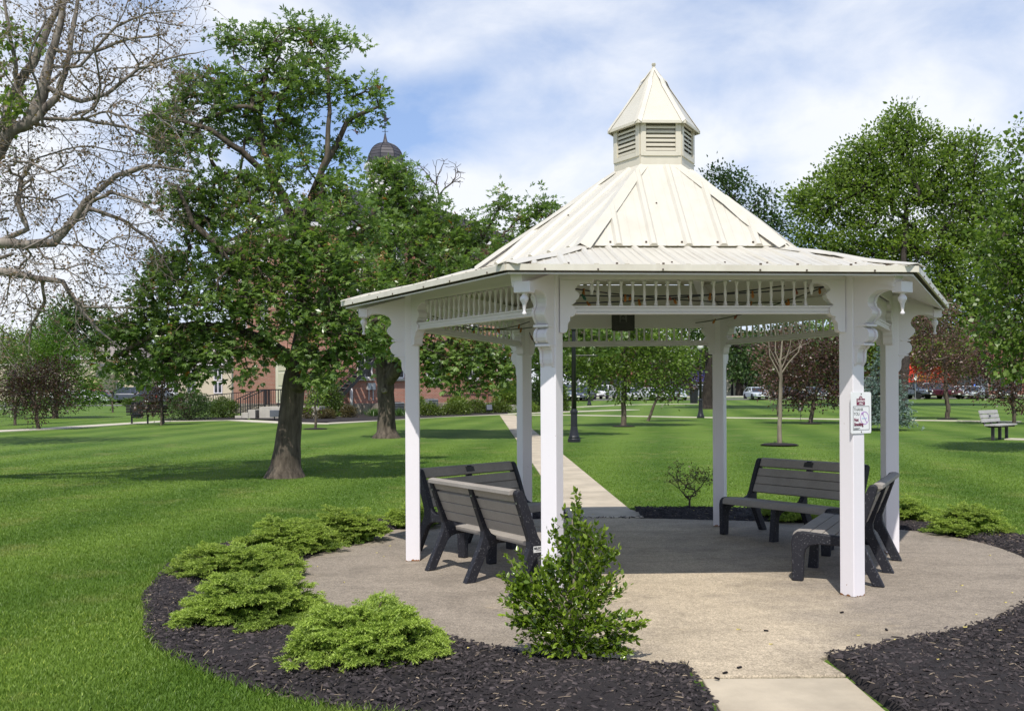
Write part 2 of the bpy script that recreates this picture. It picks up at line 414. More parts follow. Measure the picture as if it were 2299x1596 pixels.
# ------------------------------------------------------------------ ground, walks, road
GC = Vector((1.4174, 9.887, 0))                    # gazebo centre
PC = Vector((1.45, 9.5, 0)); PR = 3.55             # concrete pad, not quite round
PRT = [(-180, 3.5), (-152, 3.48), (-124, 3.47), (-111, 3.62), (-97, 3.64), (-83, 3.44), (-72, 3.23), (-56, 3.16), (-38, 3.12), (-20, 3.25), (0, 3.5), (18, 3.75), (30, 3.85), (45, 3.6), (71, 3.29), (87, 3.33), (110, 3.5), (140, 3.72), (167, 3.5), (180, 3.5)]
OUT = [(-180, 4.80), (-167, 4.66), (-155, 4.68), (-145, 4.78), (-130, 4.98), (-115, 4.95), (-100, 5.1), (-80, 5.15), (-60, 5.15), (-40, 5.1), (-20, 4.9), (0, 4.6), (17, 4.45), (33, 4.6), (50, 4.7), (73, 4.6), (99, 4.3), (120, 4.6), (148, 4.72), (164, 4.8), (180, 4.80)]
def ptab(T, a): return np.interp((np.degrees(a)+180) % 360-180, [t[0] for t in T], [t[1] for t in T])
def pr_(a): return ptab(PRT, a)
def make_ground():
    ys = [-60, -20, 0, 6, 14, 20, 30, 45, 60, 80, 110, 140, 165, 260, 700]
    xs = [-700, -200, -90, -50, -30, -15, -5, 5, 15, 30, 50, 90, 200, 700]
    V = np.array([(x, y, terr(y) - 0.03) for y in ys for x in xs]); nx = len(xs)
    F = np.array([(j*nx+i, j*nx+i+1, (j+1)*nx+i+1, (j+1)*nx+i) for j in range(len(ys)-1) for i in range(nx-1)])
    tag(np_mesh('lawn', V, F, M['lawn']), kind='structure')
make_ground()

def ribbon(name, pts, width, mat, dz=0.0, thick=0.05, step=2.0):
    """a flat strip laid on the terrain along pts (x, y)"""
    P = [Vector((p[0], p[1], 0)) for p in pts]; Q = []
    for a, b in zip(P, P[1:]):
        n = max(1, int((b-a).length/step))
        Q += [a.lerp(b, i/n) for i in range(n)]
    Q.append(P[-1]); b = MB(); secs = []
    for i, p in enumerate(Q):
        d = (Q[min(i+1, len(Q)-1)] - Q[max(i-1, 0)]).normalized(); s = Vector((-d.y, d.x, 0))*width/2
        z = terr(p.y) + dz
        secs.append([Vector((p.x, p.y, 0))+s+Vector((0, 0, z)), Vector((p.x, p.y, 0))-s+Vector((0, 0, z)), Vector((p.x, p.y, 0))-s+Vector((0, 0, z-thick)), Vector((p.x, p.y, 0))+s+Vector((0, 0, z-thick))])
    b.loft(secs)
    return b.build(name, mat)

# concrete pad: circle with a stub towards the near walk
def pad_outline(n=120):
    pts = []
    for i in range(n):
        a = 2*math.pi*i/n; q = float(pr_(a)); x, y = PC.x+q*math.cos(a), PC.y+q*math.sin(a)
        pts.append((x, y))
    out = []
    for x, y in pts:
        if y < PC.y and 1.02 < x < 1.90: continue
        out.append((x, y))
    # insert the stub corners in order (angle about -90 degrees)
    k = next(i for i in range(len(out)) if out[i][1] < PC.y and out[i][0] >= 1.90)
    out[k:k] = [(1.03, PC.y-PR+0.05), (1.05, 5.63), (1.90, 5.65), (1.86, PC.y-PR+0.06)]
    return out
PADPTS = pad_outline()
b = MB(); b.extrude([(x, y, -0.12) for x, y in PADPTS], (0, 0, 0.12))
tag(b.build('gazebo_pavement', M['concrete'], bevel=0.012), kind='structure')

def walk_slabs(name, spans, mat, label):
    """a walk of separate concrete slabs: spans = list of quads (4 xy points)"""
    e = empty(name); e['kind'] = 'structure'
    for q in spans:
        c = Vector((sum(p[0] for p in q)/4, sum(p[1] for p in q)/4, 0))
        b = MB(); pts = []
        for p in q:
            d = (Vector((p[0], p[1], 0))-c); L = d.length
            x, y = (c + d*(1-0.016/L)).xy
            pts.append((x, y, terr(y)-0.006-0.1))
        b.extrude(pts, (0, 0, 0.1)); b.build('slab', mat, e, bevel=0.008)
    return e
def walk_x(y): return 1.64 - 0.0325*y
near = []
for y0, y1 in ((5.62, 4.25), (4.25, 2.9), (2.9, 1.5)):
    near.append([(1.06-0.012*(5.62-y0), y0), (1.90, y0), (1.89, y1), (1.05-0.02*(5.62-y1), y1)])
walk_slabs('front_walk', near, M['walk'], '')
back = []; y = 13.03
back.append([(0.35, 12.95), (1.98, 12.98), (walk_x(13.9)+0.47, 13.9), (walk_x(13.9)-0.47, 13.9)])
y = 13.9
while y < 58:
    y2 = y + 1.55; back.append([(walk_x(y)-0.47, y), (walk_x(y)+0.47, y), (walk_x(y2)+0.47, y2), (walk_x(y2)-0.47, y2)]); y = y2
walk_slabs('back_walk', back, M['walk'], '')
gp = lambda *a: tuple(ground(*a).xy)
w = ribbon('hall_walk', [gp(-150, 974), gp(100, 962), gp(370, 945), gp(520, 942), gp(640, 948), gp(735, 950), gp(850, 942), gp(1000, 934), gp(1135, 929), gp(1240, 925), gp(1420, 919)], 1.3, M['walk_far'], 0.0); w['kind'] = 'structure'
w = ribbon('cross_walk', [gp(1170, 931), gp(1280, 931), gp(1560, 936), gp(1800, 939), gp(2100, 943), gp(2290, 946)], 0.9, M['walk_far'], 0.0); w['kind'] = 'structure'
w = ribbon('far_walk', [gp(1190, 914), gp(1300, 913), gp(1420, 908), gp(1560, 906)], 1.2, M['walk_far'], 0.0); w['kind'] = 'structure'
w = ribbon('side_walk', [gp(2262, 984), gp(2330, 986), gp(2500, 990)], 0.7, M['walk_far'], 0.0); w['kind'] = 'structure'
# street at the far side and the kerb beyond it
w = ribbon('street', [(-140, 119), (-30, 121), (20, 124), (160, 128)], 22, M['asphalt'], 0.01, 0.3, 8); w['kind'] = 'structure'
w = ribbon('far_pavement', [(-140, 135), (-30, 137), (20, 141), (160, 145)], 9, M['curb'], 0.13, 0.4, 8); w['kind'] = 'structure'
w = ribbon('side_street', [(-21, 100), (-38, 98), (-80, 96), (-120, 94)], 7, M['asphalt'], 0.012, 0.3, 8); w['kind'] = 'structure'

# mulch ring, slightly mounded, with ragged edges
def mulch_out(a):                                   # outer radius by angle
    return float(ptab(OUT, a)) + 0.03*math.sin(7*a+1.0) + 0.025*math.sin(17*a)
def make_mulch():
    n = 700; V = []; F = []
    prof = [(-0.06, -0.05), (0.0, -0.004), (0.12, 0.022), (0.5, 0.05), (0.85, 0.035), (1.0, -0.028)]
    for i in range(n):
        a = 2*math.pi*i/n; ro = mulch_out(a); pa = float(pr_(a))
        for t, z in prof:
            r = pa + 0.004 + (ro-pa)*t
            x, y = PC.x+r*math.cos(a), PC.y+r*math.sin(a); zz = z + 0.012*math.sin(13*a)*(t > 0.1)*(t < 0.95)
            if 1.03 < x < 1.915 and y < 6.2: zz = -.06
            elif y > 12 and abs(x-walk_x(y)) < .49: zz = -.06
            elif y < 6.2 and .98 < x < 1.97: zz = min(zz, .004)
            V.append((x, y, zz))
    k = len(prof)
    for i in range(n):
        a = 2*math.pi*(i+0.5)/n; x, y = math.cos(a), math.sin(a)
        xm, ym = PC.x+4.1*x, PC.y+4.1*y
        j = (i+1) % n
        for q in range(k-1): F.append((i*k+q, j*k+q, j*k+q+1, i*k+q+1))
    tag(np_mesh('mulch_bed', np.array(V), np.array(F)[:, ::-1], M['mulch'], smooth=True), kind='structure')
make_mulch()
def in_walk(x, y): return (1.04-0.02 < x < 1.91 and y < 6.2) or (abs(x-walk_x(y)) < 0.50 and y > 12.9) 
def mulch_z(x, y):
    dx, dy = x-PC.x, y-PC.y; r = math.hypot(dx, dy); ro = mulch_out(math.atan2(dy, dx)); pa = float(pr_(math.atan2(dy, dx))); t = (r-pa)/(ro-pa)
    return float(np.interp(t, [-0.06, 0, 0.12, 0.5, 0.85, 1.0], [-0.02, -0.004, 0.022, 0.05, 0.035, -0.02]))

# ------------------------------------------------------------------ gazebo
DL = 0.042; S_ = 2.388; RE, ZE = 3.036, 2.505; RK, ZK = 1.669, 2.848; RT, ZT = 0.405, 3.80
gz = empty('gazebo', (GC.x, GC.y, 0), 0, 'white hexagonal gazebo with a cream metal roof and louvred cupola', 'gazebo')
EX, AX = Vector((-0.049, 0, 0)), Vector((0.011, 0, 0))
ang = [math.pi + math.pi/3*i + DL for i in range(6)]
EDZ = [-.006, .019, .006, -.034, -.01, 0.0]
def ring(r, z, i, off=Vector()):
    a = ang[i % 6]
    if r > 2.9: z += EDZ[i % 6]
    return Vector((r*math.cos(a), r*math.sin(a), z)) + off
PP = [ring(S_, 0, i) for i in range(6)]
PP[0] += Vector((0.0, -0.14, 0)); PP[5] += Vector((0.01, 0.13, 0)); PP[4] += Vector((0.0, 0.05, 0))
PW = 0.135
for i in range(6):
    b = MB(); b.box((PP[i].x, PP[i].y, 1.29), (PW, PW, 2.58), ang[i]); b.build('post', M['post'], gz, bevel=0.006)
RZ = [0, 0, 0, -.012, -.040, -.050]; ZR = 2.262; ZH = 2.497
# beams, rails, spindles, side brackets
SB = [(0, 0), (.266, 0), (.266, -.030), (.225, -.022), (.19, -.024), (.145, -.040), (.119, -.074), (.126, -.088), (.146, -.100), (.156, -.119), (.145, -.148), (.125, -.162), (.124, -.176),
      (.094, -.197), (.116, -.214), (.126, -.230), (.128, -.250), (.116, -.278), (.098, -.287), (.082, -.287), (.082, -.318), (.066, -.338), (.062, -.352), (.060, -.392), (.052, -.408), (.038, -.414), (0, -.414)]
sp_prof = [(.016, 0), (.016, .022), (.010, .026), (.0135, .034), (.009, .042), (.008, .05), (.0115, .085), (.0135, .102), (.0115, .118), (.008, .152), (.009, .160), (.0135, .168), (.010, .178), (.016, .182), (.016, .208)]
spm = MB().lathe(sp_prof, 8)
sp_src = None
for i in range(6):
    a, c = PP[i], PP[(i+1) % 6]; d = (c-a); L = d.length; d.normalize(); nrm = Vector((-d.y, d.x, 0))
    if nrm.dot(a) < 0: nrm = -nrm
    s0 = PW*0.5
    lo_ = .095 if i in (3, 4) else 0.0; b = MB(); b.bar(a+Vector((0, 0, ZH+0.075-lo_/2)), c+Vector((0, 0, ZH+0.075-lo_/2)), 0.075, 0.15+lo_); b.build('header_beam', M['white'], gz, bevel=0.003)
    b = MB(); b.bar(a+d*s0+nrm*0.032+Vector((0, 0, ZH+0.012)), c-d*s0+nrm*0.032+Vector((0, 0, ZH+0.012)), 0.028, 0.024); b.build('header_trim', M['white'], gz)
    b = MB()
    dz0, dz1 = RZ[i], RZ[(i+1) % 6]; p0, p1 = a+d*(s0+0.07)+Vector((0, 0, dz0)), c-d*(s0+0.07)+Vector((0, 0, dz1))
    for k, (w_, h_, z_) in enumerate(((.062, .016, ZR-.0245), (.052, .030, ZR), (.062, .016, ZR+.0245))):
        b.bar(p0+Vector((0, 0, z_)), p1+Vector((0, 0, z_)), w_, h_)
    rail = b.build('frieze_rail', M['white'], gz, bevel=0.002)
    n = 19; u0, u1 = s0+0.30, L-s0-0.30
    for k in range(n):
        q = a + d*(u0+(u1-u0)*k/(n-1))
        if sp_src is None:
            sp_src = spm.build('spindle', M['white'], rail, smooth=True); o = sp_src
        else:
            o = sp_src.copy(); COL.objects.link(o); o.parent = rail
        o.location = (q.x, q.y, ZR+0.0305+dz0+(dz1-dz0)*k/(n-1))
    for side in (0, 1):
        o_ = a if side == 0 else c; dd = d if side == 0 else -d
        pts = [o_ + dd*(s0+u-0.004) + nrm*0.046 + Vector((0, 0, ZH+z)) for u, z in SB]
        if side == 0: pts = pts
        b = MB(); b.extrude(pts, -nrm*0.092); b.build('side_bracket', M['white'], gz, bevel=0.003)
        hk = o_ + dd*(s0+.252); b = MB(); b.lathe([(.012, -.085), (.008, -.07), (.018, -.045), (.02, -.03), (.012, -.015), (.02, 0)], 10, (hk.x, hk.y, ZH-.028)); b.build('small_drop', M['white'], gz, smooth=True)
# outward scrolled brackets with turned pendants
OB = [(0, 0), (.437, -.112), (.437, -.187), (.372, -.187), (.345, -.168), (.313, -.157), (.25, -.155), (.203, -.164), (.165, -.182), (.145, -.205), (.133, -.24), (.142, -.27), (.165, -.290), (.178, -.31), (.178, -.330), (.168, -.348), (.150, -.366), (.129, -.387), (.118, -.398), (.095, -.408),
      (.095, -.432), (.118, -.440), (.135, -.455), (.146, -.478), (.146, -.505), (.134, -.530), (.11, -.547), (.094, -.552), (.068, -.56), (.068, -.585), (.046, -.60), (.038, -.625), (.038, -.67), (.032, -.70), (.012, -.728), (0, -.732)]
pend = [(.004, -.168), (.013, -.166), (.017, -.156), (.015, -.146), (.009, -.140), (.010, -.128), (.017, -.085), (.0185, -.083), (.0185, -.078), (.022, -.072), (.030, -.058), (.033, -.045), (.030, -.032), (.022, -.022), (.016, -.016), (.016, -.010), (.026, -.004), (.026, 0)]
for i in range(6):
    r = Vector((math.cos(ang[i]), math.sin(ang[i]), 0)); t = Vector((-r.y, r.x, 0)); o_ = PP[i] + r*(PW/2-0.004) + Vector((0, 0, 2.545))
    for s, w0, w1, ins in ((0, -.036, .036, .016), (1, .036, .056, 0), (1, -.056, -.036, 0)):
        pts = []
        for u, z in OB:
            uu, zz = (u, z) if not ins else (max(0.0, u-ins), z - (0 if z > -.02 or u < .03 else (0 if z < -.19 or u < .3 else -ins*0.6)))
            pts.append(o_ + r*uu + t*w0 + Vector((0, 0, zz)))
        b = MB(); b.extrude(pts, t*(w1-w0)); b.build('scroll_bracket', M['white'], gz, bevel=0.0025)
    for z in (-.428, -.575):                                   # square blocks and bolts between the scrolls
        b = MB(); b.box(o_ + r*(.052+(.03 if z > -.5 else .004)) + Vector((0, 0, z+.012)), (.10, .126, .018), ang[i]); b.build('bracket_block', M['white'], gz, bevel=0.002)
    b = MB(); b.box(o_ + r*.405 + Vector((0, 0, -.147)), (.085, .135, .082), ang[i]); b.build('bracket_end_block', M['white'], gz, bevel=0.004)
    q = o_ + r*.405; b = MB(); b.lathe(pend, 14, (q.x, q.y, o_.z-.187)); b.build('pendant', M['white'], gz, smooth=True)
    # hip rafter above the bracket, running up to the cupola
    b = MB(); b.bar(ring(RE-.16, ZE-.055, i, EX), ring(RK+.1, ZK-.09, i, EX*.5), .09, .10); b.bar(ring(RK+.1, ZK-.09, i, EX*.5), ring(RT, ZT-.10, i, AX), .09, .10); b.build('hip_rafter', M['white'], gz)

def roof_face(i, r0, z0, o0, r1, z1, o1, thick, npitch, ribh, ribw, lap=0.0):
    """one trapezoid of ribbed sheet from the lower ring to the upper ring; ribs are children"""
    A, B = ring(r0, z0, i, o0), ring(r0, z0, i+1, o0); C, D_ = ring(r1, z1, i+1, o1), ring(r1, z1, i, o1)
    n = (B-A).cross(D_-A).normalized()
    if n.z < 0: n = -n
    b = MB(); b.extrude([A, B, C, D_], -n*thick); sheet = b.build('roof_panel', M['roof'], gz)
    e = (B-A).normalized(); mid = (A+B)/2; up = ((C+D_)/2-mid); hgt = up.length; up.normalize()
    w0 = (B-A).length/2; w1 = (C-D_).length/2
    k = int(w0/npitch)+1
    for j in range(-k, k+1):
        u = j*npitch + npitch*0.18
        if abs(u) > w0-0.05: continue
        tmax = hgt if abs(u) <= w1 else hgt*(w0-abs(u))/(w0-w1)
        tmax -= 0.02
        if tmax < 0.06: continue
        p0 = mid + e*u - up*lap + n*0.0005; p1 = mid + e*u + up*tmax + n*0.0005
        b = MB(); hw = ribw/2
        for p in (p0, p1): pass
        ra = [p0-e*hw, p0-e*hw*.45+n*ribh, p0+e*hw*.45+n*ribh, p0+e*hw]
        rb = [p1-e*hw, p1-e*hw*.45+n*ribh, p1+e*hw*.45+n*ribh, p1+e*hw]
        b.loft([ra, rb]); b.build('rib', M['roof'], sheet)
    for j in range(-k, k+1):                                   # shallow stiffening swages between the ribs
        for q in (0.36, 0.68):
            u = (j+q)*npitch + npitch*0.18
            if abs(u) > w0-0.05: continue
            tmax = hgt if abs(u) <= w1 else hgt*(w0-abs(u))/(w0-w1)
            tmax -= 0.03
            if tmax < 0.1: continue
            b = MB(); p0 = mid+e*u+n*.0004; p1 = mid+e*u+up*tmax+n*.0004
            b.loft([[p0-e*.012, p0+n*.0035, p0+e*.012], [p1-e*.012, p1+n*.0035, p1+e*.012]]); b.build('swage', M['roof'], sheet)
    return A, B, C, D_, n, e, up
screws = MB()
for i in range(6):
    A, B, C, D_, n, e, up = roof_face(i, RE, ZE+.018, EX, RK, ZK, EX*.5, .006, .225, .017, .062)
    w0 = (B-A).length
    for j in range(9):
        u = (j+0.5)*w0/9; u += random.uniform(-.05, .05)
        screws.box(A+e*u+up*.05+n*.006+Vector((0, 0, 0.004)), (.016, .016, .014)); screws.box(A+e*(u+.09)+up*.20+n*.004, (.012, .012, .010)) if 1 < j < 8 else None
    A2, B2, C2, D2, n2, e2, up2 = roof_face(i, RK+.035, ZK+.012, EX*.5, RT, ZT, AX, .005, .30, .024, .075, 0.0)
    for j in range(5):
        u = (A2-B2).length*(.14+.18*j); screws.box(A2+e2*u+up2*.05+n2*.006, (.016, .016, .014))
    screws.box(A2+e2*(A2-B2).length*.42+up2*.72+n2*.006, (.014, .014, .012))
    # eave trim, soffit board
    a0, b0 = ring(RE, ZE, i, EX), ring(RE, ZE, i+1, EX)
    out = Vector((math.cos(ang[i]+math.pi/6), math.sin(ang[i]+math.pi/6), 0))
    b = MB(); b.bar(a0+out*.008+Vector((0, 0, .004)), b0+out*.008+Vector((0, 0, .004)), .016, .046); b.build('eave_trim', M['roof_edge'], gz)
    for j in range(6):
        u = (j+.5)/6+random.uniform(-.04, .04); p = a0.lerp(b0, u); screws.box(p+out*.017+Vector((0, 0, -.010)), (.012, .012, .012))
    b = MB(); r1 = S_*1.03
    s = [ring(RE-.03, ZE-.03, i, EX), ring(RE-.03, ZE-.03, i+1, EX), ring(r1, ZE+.02+(RE-r1)*.24-.03, i+1, EX*.5), ring(r1, ZE+.02+(RE-r1)*.24-.03, i, EX*.5)]
    b.extrude(s, (0, 0, -.012)); b.build('soffit_board', M['white'], gz)
    # hip caps: two bent strips following the kinked hip
    r_ = Vector((math.cos(ang[i]), math.sin(ang[i]), 0)); t_ = Vector((-r_.y, r_.x, 0))
    def cap(p, q, wa, wb, lift0, lift1, dropa, dropb, seg=6):
        secs = []
        for k in range(seg+1):
            f = k/seg; c = p.lerp(q, f) + Vector((0, 0, lift0+(lift1-lift0)*f + 0.008*math.sin(f*9+i)))
            w_ = wa+(wb-wa)*f; dr = dropa+(dropb-dropa)*f
            L_, R_ = c - t_*w_ - Vector((0, 0, dr+0.006*math.sin(f*14+2*i))), c + t_*w_ - Vector((0, 0, dr+0.006*math.sin(f*11+i)))
            secs.append([L_, c, R_, R_-Vector((0, 0, .004)), c-Vector((0, 0, .006)), L_-Vector((0, 0, .004))])
        return secs
    b = MB(); b.loft(cap(ring(RE+.01, ZE+.03, i, EX), ring(RK-.02, ZK+.008, i, EX*.5), .10, .085, .012, .020, .020, .026))
    b.build('hip_cap', M['roof'], gz)
    b = MB(); b.loft(cap(ring(RK+.09, ZK-.012, i, EX*.5), ring(RT-.01, ZT+.008, i, AX), .092, .075, .036, .016, .050, .040))
    b.build('hip_cap', M['roof'], gz)
screws.build('roof_screws', M['screw'], gz, kind='stuff')

# cupola
cu = empty('cupola', AX); cu.parent = gz
def hexpts(r, z): return [ring(r, z, i) for i in range(6)]
b = MB(); b.loft([hexpts(.30, ZT-.1), hexpts(.30, 4.22)]); b.build('cupola_core', M['cupola'], cu)
b = MB(); b.loft([hexpts(.46, ZT-.045), hexpts(.40, ZT+.012), hexpts(.392, ZT+.012), hexpts(.40, ZT-.07)]); b.build('flashing', M['roof'], cu)
RC = .391; ZC0, ZC1 = ZT-.02, 4.235
for i in range(6):
    a, c = ring(RC, 0, i), ring(RC, 0, i+1); d = (c-a).normalized(); L = (c-a).length
    nrm = Vector((math.cos(ang[i]+math.pi/6), math.sin(ang[i]+math.pi/6), 0)); mid = (a+c)/2
    b = MB(); b.bar(mid-d*L/2+Vector((0, 0, ZC0+.06)), mid+d*L/2+Vector((0, 0, ZC0+.06)), .02, .14); b.build('base_panel', M['cupola'], cu)
    fr = MB(); z0, z1 = ZC0+.115, ZC1
    for s in (-1, 1): fr.bar(mid+d*s*(L/2-.026)+nrm*.006+Vector((0, 0, z0)), mid+d*s*(L/2-.026)+nrm*.006+Vector((0, 0, z1)), .052, .026, up=nrm)
    fr.bar(mid-d*(L/2-.03)+nrm*.009+Vector((0, 0, z0+.02)), mid+d*(L/2-.03)+nrm*.009+Vector((0, 0, z0+.02)), .026, .045)
    fr.bar(mid-d*(L/2-.03)+nrm*.009+Vector((0, 0, z1-.012)), mid+d*(L/2-.03)+nrm*.009+Vector((0, 0, z1-.012)), .026, .03)
    fr.build('louvre_frame', M['cupola'], cu, bevel=0.002)
    for k in range(6):
        zz = z0+.062+k*(z1-z0-.085)/6
        p = mid-nrm*.012; b = MB()
        q = [p+nrm*.018+Vector((0, 0, zz-.012)), p+nrm*.020+Vector((0, 0, zz+.006)), p-nrm*.035+Vector((0, 0, zz+.052)), p-nrm*.037+Vector((0, 0, zz+.040))]
        b.extrude([x-d*(L/2-.05) for x in q], d*(L-.10)); b.build('louvre_slat', M['cupola'], cu)
    # roof facet and hip strip
    r0, zz0, za = .4606, 4.222, 4.865
    e0, e1, ap = ring(r0, zz0, i), ring(r0, zz0, i+1), Vector((0, 0, za))
    b = MB(); nn = (e1-e0).cross(ap-e0).normalized(); nn = nn if nn.z > 0 else -nn
    b.extrude([e0, e1, ap], -nn*.008); b.build('cupola_roof_panel', M['roof'], cu)
    b = MB(); b.bar(e0+Vector((0, 0, -.012)), e1+Vector((0, 0, -.012)), .010, .026); b.build('cupola_eave_trim', M['cupola'], cu)
    r_ = Vector((math.cos(ang[i]), math.sin(ang[i]), 0)); t_ = Vector((-r_.y, r_.x, 0)); secs = []
    for f, w_, lift in ((0, .040, .014), (.3, .036, .012), (.66, .034, .018), (.72, .030, .040), (.80, .022, .020), (1.04, .014, .010)):
        c_ = e0.lerp(ap, f)+Vector((0, 0, lift)); dr = w_*.75
        secs.append([c_-t_*w_-Vector((0, 0, dr)), c_, c_+t_*w_-Vector((0, 0, dr)), c_+t_*w_-Vector((0, 0, dr+.004)), c_-Vector((0, 0, .006)), c_-t_*w_-Vector((0, 0, dr+.004))])
    b = MB(); b.loft(secs); b.build('cupola_hip_strip', M['roof_edge'], cu)

# string of coloured bulbs draped under the roof
sl = empty('string_lights', (GC.x, GC.y, 0), 0, 'dark wire of coloured bulbs draped under the gazebo roof', 'string lights')
bulbc = [simple('amber_bulb', (0.36, 0.13, 0.02), 0.3)]*4+[simple('green_bulb', (0.015, 0.12, 0.07), 0.3), simple('dark_red_bulb', (0.20, 0.05, 0.03), 0.3)]
def drape(p, q, sag, n=9, bulbs=True):
    pts = []
    for k in range(n+1):
        f = k/n; pts.append(p.lerp(q, f) - Vector((0, 0, sag*4*f*(1-f))))
    b = MB(); b.tube(pts, .006, 5); b.build('wire', M['black'], sl)
    if bulbs:
        for k in range(1, n, 2):
            c = pts[k]; b = MB(); b.lathe([(.004, -.046), (.012, -.034), (.013, -.022), (.009, -.010), (.010, .012)], 8, c, Matrix.Rotation(random.uniform(-.7, .7), 3, 'Y')); b.build('bulb', random.choice(bulbc), sl, smooth=True)
drape(ring(2.25, 2.46, 1), ring(1.5, 2.52, 3), .05, 12); drape(ring(2.2, 2.40, 1), ring(2.25, 2.47, 2), .04, 13)
drape(ring(2.2, 2.33, 1), ring(1.7, 2.52, 2), .03, 9); drape(ring(2.25, 2.47, 5), ring(2.2, 2.35, 0), .1, 8); drape(ring(2.2, 2.38, 0), ring(2.2, 2.40, 5), .07, 8)
drape(ring(2.25, 2.50, 2), ring(1.4, 2.40, 4), .05, 11); drape(ring(2.25, 2.34, 5), ring(2.25, 2.42, 1), .25, 12)

# dark memorial plaque hung on the rear beam
def plaque():
    p = at(1399, 724, 11.60); e = empty('memorial_plaque', p, 0, 'dark memorial plaque with a small grey portrait on the rear beam', 'plaque')
    b = MB(); b.box((0, 0, 0), (.27, .02, .20)); b.build('plate', M['plaque'], e, bevel=.003)
    b = MB(); b.box((0, -.012, .045), (.085, .006, .088)); b.build('photo', simple('grey_photo', (.12, .12, .12), .5), e)
    dk = simple('photo_dark', (.02, .02, .02), .5)
    b = MB(); b.poly([(.022*math.cos(a)-.002, -.0165, .058+.026*math.sin(a)) for a in np.linspace(0, 2*math.pi, 14)[:-1]]); b.poly([(-.034, -.0163, .003), (.034, -.0163, .003), (.024, -.0163, .03), (-.022, -.0163, .04)]); b.build('portrait_hair', dk, e)
    b = MB(); b.poly([(.013*math.cos(a)-.001, -.018, .050+.018*math.sin(a)) for a in np.linspace(0, 2*math.pi, 14)[:-1]]); b.build('portrait_face', simple('photo_grey', (.10, .10, .10), .5), e)
    for z, w_ in ((-.022, .07), (-.042, .17), (-.058, .20), (-.072, .16)):
        b = MB(); b.box((0, -.011, z), (w_, .003, .004)); b.build('text_line', simple('engraving', (.055, .055, .055), .5), e)
plaque()

